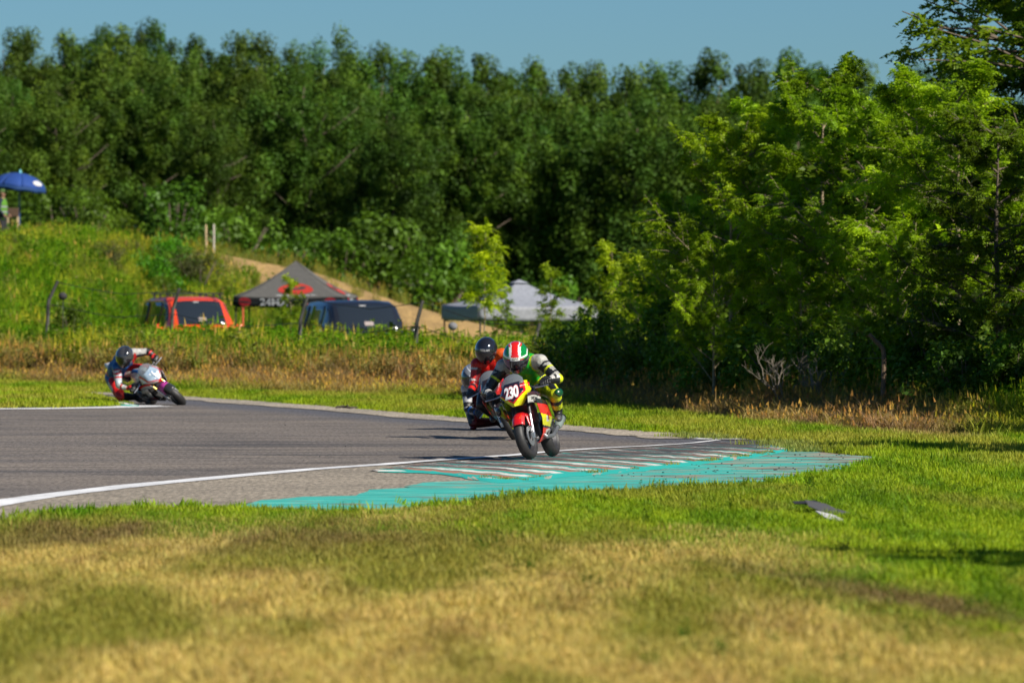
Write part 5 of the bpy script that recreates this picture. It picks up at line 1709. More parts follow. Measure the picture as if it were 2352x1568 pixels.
def bike(name, loc, lean, yaw, label, LV, steer=0.0, num=None, detail=True, scl=1.0):
    """x forward, y left, z up; origin on the ground between the wheels. LV: livery"""
    root = empty(name, loc, (lean, 0, yaw)); put(root, label, 'motorcycle'); root.scale = (scl,) * 3
    fw = wheel('front_wheel', root, BW, .105, steer)
    rw = wheel('rear_wheel', root, -BW, .125)
    # fork
    hd = Vector((.355, 0, .70)); ft = Vector((BW - .01, 0, WR))
    for s in (1, -1):
        mb = MB(); a = Vector((hd.x, s * .085, hd.z)); b = Vector((ft.x, s * .085, ft.z)); m_ = a.lerp(b, .52)
        mb.tube([a, m_], .021, 10); o = mb.build('fork_tube', LV['fork'], root, smooth=True)
        mb = MB(); mb.tube([m_, a.lerp(b, .9), b], [.018, .018, .024], 10); mb.box(tuple(b), (.05, .035, .06)); mb.build('fork_slider', ALU, root, smooth=False, bevel=.004)
        mb = MB(); mb.box((b.x - .085, s * .066, b.z + .055), (.04, .04, .085), Matrix.Rotation(R(-20), 3, 'Y'), col=(.55, .55, .57)); mb.build('brake_caliper', GLOSS, root, bevel=.006)
    mb = MB(); mb.box((hd.x - .005, 0, hd.z - .02), (.06, .22, .035)); mb.box((hd.x + .04, 0, hd.z - .13), (.06, .21, .03)); mb.build('triple_clamp', DARK_STEEL, root, bevel=.008)
    # mudguard
    mb = MB()
    def fen(s, t):
        a = R(150) - R(118) * s; y = (t - .5) * 2
        r = WR + .022 - .035 * abs(y) ** 3
        return Vector((BW + math.cos(a) * r, y * .068, WR + math.sin(a) * r))
    mb.grid(fen, 18, 10, lambda s, t: ((.03, .03, .03) if LV.get('short') and not (.25 < s < .75) else (LV['fender'] if abs(t - .5) < .34 or s < .75 else LV['fender2'])))
    for s in (1, -1):
        mb.grid(lambda a, b: Vector((BW + math.cos(R(105) - R(32) * a) * (WR + .0 - b * .13) - .0, s * (.068 + .010 * b), WR + math.sin(R(105) - R(32) * a) * (WR - b * .13))), 5, 4, lambda a, b: LV['fender'])
    mb.build('mudguard', GLOSS, root, smooth=True, thick=.004)
    # nose cowl with number plate
    def nose(y, z):
        # front surface x at (y, z)
        w = float(np.interp(z, [.55, .60, .66, .70, .78, .86], [.03, .085, .145, .172, .135, .12]))
        xn = float(np.interp(z, [.55, .62, .70, .80, .86], [.66, .675, .65, .565, .50]))
        xe = xn - .16
        k = min(abs(y) / w, 1)
        return xn - .022 * k - (xn - xe) * k ** 6, w
    PL = LV['plate']
    penta = [(-.118, .84), (.105, .84), (.140, .700), (0.0, .588), (-.140, .700)]
    def inpoly(px_, pz, g):
        r = True
        cx, cz = 0, .71
        for i in range(5):
            x1, z1 = penta[i]; x2, z2 = penta[(i + 1) % 5]
            n_ = Vector((z2 - z1, -(x2 - x1))).normalized()
            if n_.dot(Vector((cx - x1, cz - z1))) < 0: n_ = -n_
            if n_.dot(Vector((px_ - x1, pz - z1))) < g: r = False
        return r
    def nc(s, t):
        z = .562 + .245 * t; w = nose(0, z)[1]; y = (s - .5) * 2 * w
        if inpoly(y, z, .016): return PL[0]
        if inpoly(y, z, .0): return PL[1]
        if z < .60 and LV.get('chin'): return LV['chin']
        return PL[2]
    mb = MB()
    def nf(s, t):
        z = .562 + .245 * t; w = nose(0, z)[1]; y = (s - .5) * 2 * w
        return Vector((nose(y, z)[0], y, z))
    mb.grid(nf, 72, 60, nc)
    mb.build('nose_cowl', GLOSS, root, smooth=True, thick=.004)
    if num:
        def onf(x, y, z): # text x runs to the viewer's right = bike left (+y)
            x *= .66; return Vector((nose(x, .705 + y)[0] + .008 + z, x, .705 + y + x * .05))
        if LV.get('numback'):
            lettering('number_outline', num, LV['numsize'], LV['numback'], root, lambda x, y, z: onf(x - .006, y, z - .002), bold=.013, spacing=LV.get('space', .95), m=GLOSS)
        lettering('number', num, LV['numsize'], LV['numcol'], root, lambda x, y, z: onf(x - .006, y, z + .001), bold=.0065, spacing=LV.get('space', .95), m=GLOSS)
    if LV.get('sticker'):
        mb = MB(); mb.grid(lambda s, t: Vector((nose(.09 + .065 * s, .735 + .045 * t)[0] + .006, .09 + .065 * s, .735 + .045 * t)), 5, 3, lambda s, t: LV['sticker']); mb.build('sticker', GLOSS, root)
        lettering('sticker_text', 'RACING', .018, (.8, .8, .8), root, lambda x, y, z: Vector((nose(.122 + x, .757 + y)[0] + .009 + z, .122 + x, .757 + y)))
    # screen
    mb = MB()
    def sf(s, t):
        z = .785 + .115 * t; y = (s - .5) * 2 * float(np.interp(t, [0, .5, .85, 1], [.128, .112, .07, .02]))
        return Vector((.575 - .13 * t - 2.6 * y * y, y, z))
    mb.grid(sf, 12, 10, lambda s, t: (0, 0, 0)); mb.build('windscreen', SCREEN, root, smooth=True, thick=.003)
    # cowl wings and flanks
    F = LV['flank']
    for s in (1, -1):
        mb = MB()
        def wing(a, b):
            x = .60 - .34 * a; z = .665 - .02 * a - (.10 + .03 * a) * b + .02 * math.sin(a * 3)
            y = s * (.150 + .055 * a - .02 * b)
            return Vector((x, y, z))
        mb.grid(wing, 12, 6, lambda a, b: LV['wing'] if b > .25 else LV['wing2']); mb.build('cowl_wing', GLOSS, root, smooth=True, thick=.004)
        if LV.get('wingtext'):
            lettering('lettering', LV['wingtext'], .05, (.06, .06, .06), root, lambda x, y, z: wing(.5 + (-x if s > 0 else x) * 2.6 * (1 if s > 0 else 1), .62 - y * 8) + Vector((.002, s * (.006 + z), 0)), shear=.2)
        mb = MB()
        def fl(a, b):
            # a back along the flank, b down
            zt = .60 - .06 * a; zb = .15 + .05 * a
            xf = float(np.interp(b, [0, .35, .7, 1], [.47, .36, .235, .215]))
            xb = float(np.interp(b, [0, .4, 1], [-.02, -.12, -.22]))
            x = xf + (xb - xf) * a; z = zt + (zb - zt) * b
            y = s * (float(np.interp(b, [0, .45, .8, 1], [.185, .175, .12, .05])) + .03 * math.sin(a * math.pi) * (1 - b))
            return Vector((x, y, z))
        mb.grid(fl, 40, 50, lambda a, b: F(a, b)); mb.build('side_fairing', GLOSS, root, smooth=True, thick=.005)
        if LV.get('sidetext'):
            lettering('lettering', LV['sidetext'], .11, LV['sidecol'], root, lambda x, y, z: fl(min(max(.45 - x * 2.4 * s * -1 if False else (.5 + (x if s < 0 else -x) * 2.2), 0), 1), min(max(.44 - y * 2.2, 0), 1)) + Vector((0, s * (.006 + z), 0)), shear=.3, bold=.003)
    mb = MB(); mb.grid(lambda a, b: Vector((.21 - .42 * a, (b - .5) * 2 * .055, .150 + .045 * a - .0 + .02 * abs(b - .5))), 8, 6, lambda a, b: LV['pan']); mb.build('belly_pan', GLOSS, root, smooth=True, thick=.006)
    # radiator and engine behind the wheel
    mb = MB(); mb.box((.285, 0, .47), (.04, .25, .22), Matrix.Rotation(R(15), 3, 'Y'), col=(.025, .025, .027))
    for i in range(9): mb.box((.308 - i * .002, 0, .39 + i * .021), (.006, .24, .005), col=(.07, .07, .075))
    mb.build('radiator', GLOSS, root)
    mb = MB(); mb.box((.05, 0, .34), (.30, .20, .24), col=(.06, .06, .062)); mb.box((.14, 0, .48), (.13, .17, .18), Matrix.Rotation(R(-30), 3, 'Y'), col=(.09, .09, .095)); mb.lathe([(.001, -.13), (.075, -.13), (.085, -.10), (.085, .10), (.075, .13), (.001, .13)], 20, Matrix.Translation((-.02, 0, .31)) @ Matrix.Rotation(R(90), 4, 'X'), col=(.12, .12, .12)); mb.build('engine', GLOSS, root, bevel=.01)
    mb = MB()
    for s in (1, -1): mb.tube([(.33, s * .03, .68), (.12, s * .12, .62), (-.12, s * .11, .50), (-.20, s * .10, .34)], .02, 6)
    mb.build('frame', DARK_STEEL, root)
    mb = MB()
    for s in (1, -1): mb.tube([(-.18, s * .09, .33), (-.36, s * .085, .30), (-BW, s * .085, WR)], [.026, .024, .02], 6)
    mb.build('swingarm', ALU, root)
    # tank
    grow('tank', [((.22, 0, .70), .10, (-.02, 0, .70), .095, 't'), ((.18, .06, .69), .085, (0, .03, .69), .08, 't'), ((.18, -.06, .69), .085, (0, -.03, .69), .08, 't'), ((.05, 0, .62), .09, (-.20, 0, .64), .06, 't')], .014, lambda c, z, t, n: np.where((np.abs(c[:, 1]) < .035)[:, None], np.array(LV['tank2']), np.array(LV['tank'])), GLOSS, root)
    mb = MB(); mb.grid(lambda a, b: Vector((-.18 - .34 * a, (b - .5) * 2 * (.10 - .02 * a), .70 + .07 * a - .02 * (abs(b - .5) * 2) ** 2)), 10, 8, lambda a, b: (.02, .02, .02)); mb.build('seat', BLACK_PL, root, smooth=True, thick=.05)
    # tail
    mb = MB()
    prof = [(-.30, .10, .60, .72), (-.45, .10, .68, .80), (-.58, .085, .76, .89), (-.70, .06, .84, .93), (-.78, .02, .90, .935)]
    vs = []
    for x, w, z0, z1 in prof: vs += [(x, -w, z0 + .03), (x, 0, z0), (x, w, z0 + .03), (x, w * .8, z1 - .01), (x, 0, z1 + .01), (x, -w * .8, z1 - .01)]
    fs = [(i * 6 + k, i * 6 + (k + 1) % 6, (i + 1) * 6 + (k + 1) % 6, (i + 1) * 6 + k) for i in range(4) for k in range(6)]
    mb.add(vs, fs + [(5, 4, 3, 2, 1, 0), (24, 25, 26, 27, 28, 29)], LV['tail'])
    for i in range(4):
        for k in (0, 1): mb.c[i * 6 + k] = LV['tail2']
    mb.build('tail_cowl', GLOSS, root, smooth=True)
    # bars, levers, pegs, exhaust
    for s in (1, -1):
        mb = MB(); mb.tube([(.36, s * .085, .715), (.345, s * .20, .722), (.315, s * .335, .722)], .013, 8); mb.build('handlebar', DARK_STEEL, root, smooth=True)
        mb = MB(); mb.tube([(.345, s * .205, .722), (.312, s * .335, .722)], .019, 10); mb.tube([(.312, s * .335, .722), (.306, s * .348, .722)], .022, 10); mb.build('grip', BLACK_PL, root, smooth=True)
        mb = MB(); mb.tube([(.365, s * .175, .715), (.405, s * .20, .705), (.415, s * .27, .700), (.41, s * .345, .700)], [.010, .009, .007, .009], 6); mb.build('lever', ALU, root, smooth=True)
        mb = MB(); mb.tube([(-.24, s * .11, .36), (-.25, s * .21, .36)], .012, 6); mb.box((-.22, s * .115, .40), (.06, .01, .13)); mb.build('footpeg', ALU, root)
    if LV.get('camera', True) and detail:
        pass
    mb = MB(); mb.tube([(.12, .05, .28), (.10, .11, .20), (-.15, .13, .20), (-.32, .155, .27), (-.36, .16, .29)], .022, 8); mb.build('exhaust_pipe', STEEL, root, smooth=True)
    mb = MB(); mb.tube([(-.34, .158, .28), (-.38, .160, .30), (-.55, .175, .36), (-.57, .176, .37)], [.03, .046, .046, .035], 14, col=LV.get('can', (.20, .24, .22))); mb.build('silencer', GLOSS, root, smooth=True)
    mb = MB(); mb.tube([(-.57, .176, .37), (-.585, .177, .377)], [.05, .03], 14); mb.build('silencer_cap', BLACK_PL, root, smooth=True)
    return root

# ------------------------------------------------------------------ rider
def helmet(parent, Mw, colfn, visor, label_text=None, visorcol=(.01, .01, .012), tcol=(.7, .7, .7)):
    """Mw: matrix in the rider's frame; x forward, y left, z up"""
    e = empty('helmet'); e.parent = parent; e.matrix_local = Mw; e.scale = (1.02, 1.02, 1.02)
    mb = MB()
    def sh(s, t):
        az = (s - .5) * 2 * math.pi; el = -R(62) + R(152) * t
        ca, sa = math.cos(az), math.sin(az)
        f, si, u = math.cos(el) * ca, math.cos(el) * sa, math.sin(el)
        rf = .158 if f > 0 else .168
        x, y, z = f * rf, si * .132, u * .150
        if z < 0:
            k = -z / .14
            if f > 0: x += .028 * k * max(ca, 0)
            y *= 1 - .10 * k
            x *= 1 - .06 * k
            z *= 1.12
        if f < 0 and z > 0: x *= 1.03
        return Vector((x, y, z))
    mb.grid(sh, 96, 64, lambda s, t: colfn((s - .5) * 360, -62 + 152 * t, sh(s, t)))
    mb.build('shell', HELM, e, smooth=True, thick=.006)
    mb = MB()
    def vi(s, t):
        s2 = .5 + (s - .5) * .44; t2 = (62 - 34 + 42 * t) / 152
        p = sh(s2, t2); return p * 1.022
    mb.grid(vi, 30, 14, lambda s, t: visor(s, t) if callable(visor) else visor)
    mb.build('visor', VISOR, e, smooth=True, thick=.003)
    mb = MB(); mb.ball((0, 0, -.02), (.11, .10, .11), 16, 10, col=(.01, .01, .01)); mb.build('lining', BLACK_PL, e)
    if label_text:
        lettering('lettering', label_text, .036, tcol, e, lambda x, y, z: (lambda q: q * (1.012) )(sh(.5 + x / .155 / (2 * math.pi) * 1.15, (62 + 15 + y / .15 * 57) / 152)) + Vector((.002, 0, 0)), bold=.0008, shear=.2)
    return e
HELM = paint_mat('helmet_paint', .10, coat=1.0, dirt=.04)
VISOR = paint_mat('visor_glass', .05, coat=1.0, dirt=.02)

def glove(parent, wrist, grip, ax, s, col, kn, voxel=.0065):
    """a fist closed on the bar: grip centre, bar direction ax (outwards), s = side sign"""
    wrist, grip = Vector(wrist), Vector(grip); ax = Vector(ax).normalized()
    back = (wrist - grip); back = (back - ax * back.dot(ax)).normalized()
    up = ax.cross(back) * (1 if s > 0 else -1)
    if up.z < 0: up = -up
    f = -back
    caps = []
    kb = grip + up * .030 - f * .004
    caps.append((wrist, .034, grip + up * .022 + back * .045, .036, 'cuff'))
    for i, (o, L_) in enumerate(((-.033, .92), (-.011, 1.0), (.011, .96), (.033, .80))):
        k0 = grip + ax * o + up * .026 + back * .030
        k1 = grip + ax * o * 1.08 + up * .036 + f * .012
        k2 = k1 + (f * .026 - up * .018) * L_
        k3 = k2 + (-f * .004 - up * .024) * L_
        k4 = k3 + (-f * .018 - up * .006) * L_
        caps += [(k0, .020, k1, .0135, 'hand'), (k1, .0125, k2, .0115, 'knuckle'), (k2, .0112, k3, .0105, 'finger'), (k3, .0105, k4, .009, 'finger')]
    t0 = grip - ax * .036 + back * .034 + up * .008
    t1 = t0 - ax * .012 + f * .030 - up * .022
    t2 = t1 + ax * .020 + f * .018 - up * .008
    caps += [(t0, .019, t1, .014, 'hand'), (t1, .0135, t2, .011, 'finger')]
    def cf(c, z, t, n):
        o = np.tile(np.array(col), (len(c), 1)); o[z == 'cuff'] = np.array(kn[1]); o[(z == 'knuckle') & (t > .55)] = np.array(kn[0]); return o
    return grow('glove', caps, voxel, cf, LEATHER, parent, smooth=2)

def boot(parent, knee, ankle, toe, col, acc):
    knee, ankle, toe = Vector(knee), Vector(ankle), Vector(toe)
    sh_ = ankle.lerp(knee, .55)
    heel = ankle + (ankle - toe).normalized() * .045 + Vector((0, 0, -.045))
    ball = ankle.lerp(toe, .62) + Vector((0, 0, -.02))
    caps = [(ankle, .047, sh_, .062, 'shaft'), (ankle, .047, heel, .036, 'foot'), (ankle, .046, ball, .040, 'foot'), (heel, .034, ball, .036, 'sole'), (ball, .040, toe, .030, 'toe')]
    def cf(c, z, t, n):
        o = np.tile(np.array(col), (len(c), 1)); o[(z == 'toe') | ((z == 'shaft') & (t > .35) & (t < .6))] = np.array(acc); return o
    return grow('boot', caps, .009, cf, LEATHER, parent, smooth=3)

def rider(name, root_of, label, J, suit, helm, helm_rot, glovec, bootc, hump=True, slider=None, htext=None, hvis=(.01, .01, .012), htcol=(.7, .7, .7), kneetext=None):
    """J: joints in the motorcycle's frame"""
    e = empty(name, root_of.location, root_of.rotation_euler); put(e, label, 'person'); e.scale = root_of.scale
    V = {k: Vector(v) for k, v in J.items()}
    pel, ch = V['pelvis'], V['chest']
    nk = V['head'].lerp(ch, .5) + (V['shl'] + V['shr'] - 2 * ch) * .12
    lat = (V['shl'] - V['shr']).normalized()
    mid = pel.lerp(ch, .5) + Vector((0, 0, .045))
    caps = [(pel + lat * .05, .118, mid + lat * .05, .122, 'torso'), (pel - lat * .05, .118, mid - lat * .05, .122, 'torso'),
            (mid + lat * .055, .122, ch + lat * .06, .118, 'torso'), (mid - lat * .055, .122, ch - lat * .06, .118, 'torso'),
            (ch + lat * .07, .100, V['shl'], .082, 'shoulder_l'), (ch - lat * .07, .100, V['shr'], .082, 'shoulder_r'),
            (ch, .085, nk, .062, 'neck'), (nk, .062, V['head'], .06, 'neck')]
    if hump: caps.append((mid.lerp(ch, .6) + Vector((-.03, 0, .10)), .055, ch + Vector((-.04, 0, .115)), .045, 'hump'))
    for s, q in ((1, 'l'), (-1, 'r')):
        sh_, el, wr = V['sh' + q], V['el' + q], V['wr' + q]
        caps += [(sh_, .072, sh_.lerp(el, .5), .062, 'upperarm_' + q), (sh_.lerp(el, .5), .062, el, .052, 'upperarm_' + q), (el, .053, el.lerp(wr, .35), .053, 'forearm_' + q), (el.lerp(wr, .35), .053, wr, .037, 'forearm_' + q)]
        hp = pel + lat * (.085 * s); kn, an = V['kn' + q], V['an' + q]
        caps += [(hp, .112, hp.lerp(kn, .5), .098, 'thigh_' + q), (hp.lerp(kn, .5), .098, kn, .070, 'thigh_' + q), (kn, .070, kn.lerp(an, .35), .068, 'shin_' + q), (kn.lerp(an, .35), .068, an, .048, 'shin_' + q)]
    ctx = {'V': V, 'lat': np.array(tuple(lat)), 'ch': np.array(tuple(ch))}
    grow('body', caps, .0115, lambda c, z, t, n: suit(c, z, t, n, ctx), LEATHER, e, smooth=4)
    Rinv = Euler(root_of.rotation_euler).to_matrix().inverted()
    M = (Rinv @ helm_rot.to_matrix()).to_4x4(); M.translation = V['head']
    helmet(e, M, helm, hvis, htext, tcol=htcol)
    glove(e, V['wrl'], V['grl'], (-.1, 1, 0), 1, *glovec); glove(e, V['wrr'], V['grr'], (-.1, -1, 0), -1, *glovec)
    for q in 'lr':
        boot(e, V['kn' + q], V['an' + q], V['to' + q], *bootc)
    for q, s in (('l', 1), ('r', -1)):
        if slider and slider.get(q):
            kn = V['kn' + q]; hp = pel
            od = slider[q][1]; od = Vector(od).normalized()
            mb = MB(); mb.ball((0, 0, 0), (.055, .045, .028), 14, 8, col=slider[q][0])
            o = mb.build('knee_slider', GLOSS, e, smooth=True)
            o.matrix_local = Matrix.Translation(kn + od * .068) @ od.to_track_quat('Z', 'Y').to_matrix().to_4x4()
    return e

C = lambda *a: np.array(lin(*a))
NEON = C(205, 215, 20); KGREEN = C(26, 178, 48); SBLACK = np.array((.016, .016, .018)); SWHITE = np.array((.62, .60, .56)); SRED = C(205, 28, 20); DRED = C(110, 12, 22); SBLUE = C(24, 92, 160); SORANGE = C(225, 90, 20)
ROADZ = .004

# --- lead motorcycle 230
LVA = dict(fork=DARK_STEEL, fender=tuple(C(205, 20, 25)), fender2=tuple(C(205, 60, 60)), plate=[(.016, .013, .024), tuple(C(200, 20, 25)), tuple(C(225, 228, 10))], chin=tuple(C(225, 228, 10)),
           numsize=.165, numcol=(.85, .85, .85), numback=tuple(C(170, 25, 35)), sticker=tuple(C(205, 25, 30)), wing=(.52, .51, .48), wing2=(.06, .02, .03),
           tank=tuple(SBLACK), tank2=tuple(SRED), tail=tuple(NEON), tail2=tuple(SRED), pan=tuple(C(215, 60, 40)), wingtext='RACING', sidetext='R', sidecol=tuple(C(150, 20, 20)), space=.92)
def flankA(a, b):
    if b < .12: return tuple(SBLACK)
    if b < .36 + a * .1: return tuple(C(220, 45, 35))
    if b < .62 + a * .12: return tuple(C(225, 225, 15)) if not (.42 < b < .56 and .3 < a < .55) else (.6, .6, .58)
    if b < .68 + a * .1: return tuple(SBLACK)
    if .74 < b < .9 and a > .28: return (.62, .58, .54)
    return tuple(C(220, 50, 30))
LVA['flank'] = flankA
cA = G(1218.5, 1049)
hA = R(13)                              # nose turned this far to the picture's left
leanA = R(15)
def base_from_contact(c, yaw): return Vector((c.x, c.y, ROADZ)) - Matrix.Rotation(yaw, 3, 'Z') @ Vector((BW, 0, 0))
yawA = -math.pi / 2 - hA
bA = bike('racing_motorcycle', base_from_contact(Vector((X(1221, 58.6), 58.6, 0)), yawA) + Vector((0, 0, .022)), leanA, yawA, 'yellow, black and red racing motorcycle number 230 on the white line at the kerb', LVA, steer=R(-5), num='230', scl=1.02)
def suitA(c, z, t, n, x):
    o = np.tile(KGREEN, (len(c), 1))
    lat = x['lat']; y = (c - x['ch']) @ lat
    o[(z == 'torso') & (np.abs(y) > .12)] = SBLACK
    for q in 'lr':
        m = z == 'shoulder_' + q; o[m & (t > .62)] = np.array((.42, .41, .37)); o[m & (t > .52) & (t <= .66)] = NEON
        m = z == 'upperarm_' + q
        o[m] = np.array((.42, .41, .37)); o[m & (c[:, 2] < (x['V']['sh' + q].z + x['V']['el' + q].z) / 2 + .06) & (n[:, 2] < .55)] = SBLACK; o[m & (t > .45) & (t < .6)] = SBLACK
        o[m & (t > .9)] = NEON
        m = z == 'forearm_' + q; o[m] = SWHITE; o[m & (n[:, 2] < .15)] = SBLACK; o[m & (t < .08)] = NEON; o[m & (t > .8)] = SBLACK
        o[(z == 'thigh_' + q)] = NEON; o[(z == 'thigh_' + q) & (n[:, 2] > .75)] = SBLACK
        o[(z == 'shin_' + q)] = NEON; o[(z == 'shin_' + q) & (t > .5)] = SBLACK
    o[z == 'hump'] = KGREEN; o[z == 'neck'] = SBLACK
    return o
def helmA(az, el, p):
    a = abs(az)
    red = tuple(C(205, 28, 18)); gr = tuple(C(8, 120, 45)); wh = (.72, .71, .68)
    if el < -30: return (.04, .12, .06) if a > 12 else (.3, .3, .3)
    if el > 76: return red
    # red keel over the crown
    w = .032 if 30 < el < 70 else .040
    if abs(p.y) < w and el > 20: return red
    if abs(p.y) < w + .012 and el > 14: return wh
    if el < 14 and a < 75: return wh if a < 22 else (tuple(C(170, 40, 40)) if el < 12 and a < 40 else gr)
    if 20 < el < 58 and .058 < abs(p.y) < .112: return gr
    if .112 <= abs(p.y) < .120: return wh
    if abs(p.y) >= .120: return gr if el > 0 else (.35, .06, .05)
    if 58 < el < 66 and a > 20: return red
    return wh
JA = dict(pelvis=(-.33, .02, .80), chest=(-.02, .055, .98), head=(.21, .045, 1.075), shl=(.06, .245, .965), shr=(.06, -.145, 1.02),
          ell=(.19, .415, .74), elr=(.14, -.375, .80), grl=(.325, .29, .722), grr=(.325, -.29, .722), wrl=(.262, .325, .755), wrr=(.255, -.305, .762),
          knl=(.03, .30, .60), knr=(.04, -.26, .57), anl=(-.20, .235, .42), anr=(-.20, -.22, .42), tol=(-.06, .25, .35), tor=(-.06, -.23, .35))
rider('person', bA, 'racer in green, white and yellow leathers with red, white and green helmet on number 230', JA, suitA, helmA, Euler((R(3), R(24), -math.pi / 2 - R(4))), ((.015, .015, .016), [(.03, .03, .03), (.02, .02, .02)]), ((.02, .02, .021), (.09, .09, .095)),
      slider={'l': (tuple(C(10, 70, 35)), (.55, .8, .1)), 'r': ((.06, .06, .06), (.5, -.8, 0))}, htext='GIVI', htcol=(.12, .09, .03),
      hvis=lambda s, t: (.10, .035, .10) if s < .35 else (.014, .012, .018))

# --- second, third: hidden for the most part by the first
LVB = dict(LVA); LVB.update(plate=[(.03, .02, .02), tuple(C(120, 15, 15)), tuple(C(190, 25, 22))], chin=None, sticker=None, wing=(.05, .05, .05), tank=tuple(C(190, 30, 25)), tail=tuple(C(190, 30, 25)), flank=lambda a, b: tuple(C(190, 30, 25)) if b < .5 else (.05, .05, .05), pan=(.04, .04, .04), wingtext=None, sidetext=None, numback=None, fender=(.03, .03, .03), fender2=(.03, .03, .03))
yB = -math.pi / 2 - R(6)
uB = 1029 + (150 + .0) / 2.8 / 1.633
def crop(cx, cy): return (1680 + cx / 2.8) / 1.6327, (1200 + cy / 2.8) / 1.6327
uB, _ = crop(720, 0)
bB = bike('racing_motorcycle', base_from_contact(Vector((X(uB, 67.2), 67.2, 0)), yB), R(25), yB, 'red motorcycle hidden behind number 230, ridden by the one in the black helmet', LVB)
def suitB(c, z, t, n, x):
    o = np.tile(SRED, (len(c), 1))
    o[z == 'hump'] = SORANGE
    o[(z == 'shoulder_l')] = SORANGE
    for q in 'lr':
        m = z == 'upperarm_' + q; o[m & (t > .4) & (t < .6)] = SWHITE; o[m & (n[:, 1] > .3)] = DRED
        o[(z == 'forearm_' + q) & (t > .6)] = SBLACK
        o[z == 'thigh_' + q] = SBLACK; o[z == 'shin_' + q] = SBLACK
    o[z == 'neck'] = SBLACK
    return o
JB = dict(JA); JB.update(pelvis=(-.33, -.02, .80), chest=(-.03, .03, 1.00), head=(.17, .085, 1.145), shl=(.05, .22, 1.02), shr=(.05, -.10, 1.04), elr=(.10, -.25, .82), ell=(.17, .42, .80))
def flatc(c1, c2=None, fn=None):
    return lambda az, el, p: (fn(az, el, p) or c1) if fn else c1
rider('person', bB, 'racer in red and orange leathers with glossy black helmet behind number 230', JB, suitB, flatc((.012, .012, .014)), Euler((R(-3), R(16), -math.pi / 2 - R(8))), ((.015, .015, .016), [(.03, .03, .03), (.02, .02, .02)]), ((.02, .02, .02), (.1, .1, .1)), htext='NOLAN', hvis=(.008, .008, .01))

LVC = dict(LVB); LVC.update(tank=(.5, .5, .5), tail=(.5, .5, .5), flank=lambda a, b: (.03, .03, .035), plate=[(.03, .03, .03), (.03, .03, .03), (.4, .4, .4)])
yC = -math.pi / 2 + R(4)
uC, _ = crop(965, 0)
bC = bike('racing_motorcycle', base_from_contact(Vector((X(uC, 71.5), 71.5, 0)), yC), R(52), yC, 'black and white motorcycle leaned far over behind the other two', LVC)
def suitC(c, z, t, n, x):
    o = np.tile(np.array((.55, .56, .58)), (len(c), 1))
    for q in 'lr':
        m = z == 'upperarm_' + q; o[m & (t > .35) & (t < .8)] = SBLACK
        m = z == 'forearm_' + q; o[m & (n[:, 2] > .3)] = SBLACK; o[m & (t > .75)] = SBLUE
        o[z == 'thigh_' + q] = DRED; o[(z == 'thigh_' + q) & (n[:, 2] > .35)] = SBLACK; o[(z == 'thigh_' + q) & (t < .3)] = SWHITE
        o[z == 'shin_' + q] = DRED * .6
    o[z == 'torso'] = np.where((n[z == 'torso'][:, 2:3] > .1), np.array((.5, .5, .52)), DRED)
    o[z == 'neck'] = SBLACK
    return o
JD = dict(pelvis=(-.30, -.13, .86), chest=(.00, .03, .985), head=(.20, .03, 1.10), shl=(.06, .20, .96), shr=(.06, -.14, 1.04),
          ell=(.19, .33, .85), elr=(.13, -.345, .87), grl=(.325, .29, .722), grr=(.325, -.29, .722), wrl=(.26, .325, .755), wrr=(.25, -.31, .765),
          knl=(.02, .20, .60), knr=(.02, -.43, .70), anl=(-.20, .185, .43), anr=(-.19, -.22, .44), tol=(-.07, .20, .345), tor=(-.07, -.235, .36))
def helmC(az, el, p):
    a = abs(az)
    if 28 < el < 34 or 60 < el < 64: return (.55, .58, .62)
    if 20 < a < 26 and el > 10: return (.60, .62, .66)
    if el < -20 and a > 20: return (.05, .05, .055)
    return (.20, .21, .23)
rC = rider('person', bC, 'racer in white and dark red leathers with silver grey helmet, knee near the asphalt', JD, suitC, helmC, Euler((R(-28), R(20), -math.pi / 2 + R(2))), ((.015, .015, .016), [(.03, .03, .03), (.02, .02, .02)]), ((.02, .02, .02), (.1, .1, .1)), slider={'r': (tuple(DRED), (.1, -.8, -.5))}, hvis=(.02, .02, .022))

# --- the motorcycle on the left
LVD = dict(fork=GOLD, fender=tuple(C(200, 70, 170)), fender2=tuple(C(200, 90, 180)), short=True, plate=[(.32, .42, .52), tuple(C(200, 25, 30)), (.62, .63, .65)], chin=tuple(C(200, 30, 30)),
           numsize=.15, numcol=(.85, .85, .85), numback=tuple(C(40, 130, 200)), sticker=None, wing=(.62, .62, .64), wing2=tuple(C(200, 30, 30)),
           tank=(.60, .60, .60), tank2=tuple(SBLUE), tail=(.6, .6, .62), tail2=tuple(C(40, 110, 180)), pan=(.02, .02, .02), wingtext=None, sidetext='RR', sidecol=(.6, .6, .6), can=(.1, .1, .1))
def flankD(a, b):
    if b < .18: return (.60, .60, .62) if a < .5 else tuple(C(60, 130, 190))
    if b < .42: return (.02, .02, .022) if .25 < a < .6 else (.6, .6, .6)
    if b < .50: return (.55, .55, .56)
    if b < .85 and a < .55: return tuple(C(175, 20, 25))
    return (.02, .02, .022)
LVD['flank'] = flankD
yD = -math.pi / 2 + R(28)
# contact point of the front tyre in the picture: (430, 928)
bD = bike('racing_motorcycle', base_from_contact(Vector((X(421, 88.0), 88.0, 0)), yD), R(50), yD, 'white, blue and red racing motorcycle with pink mudguard leaned deep into the left bend', LVD, steer=R(-4), num='16', scl=1.05)
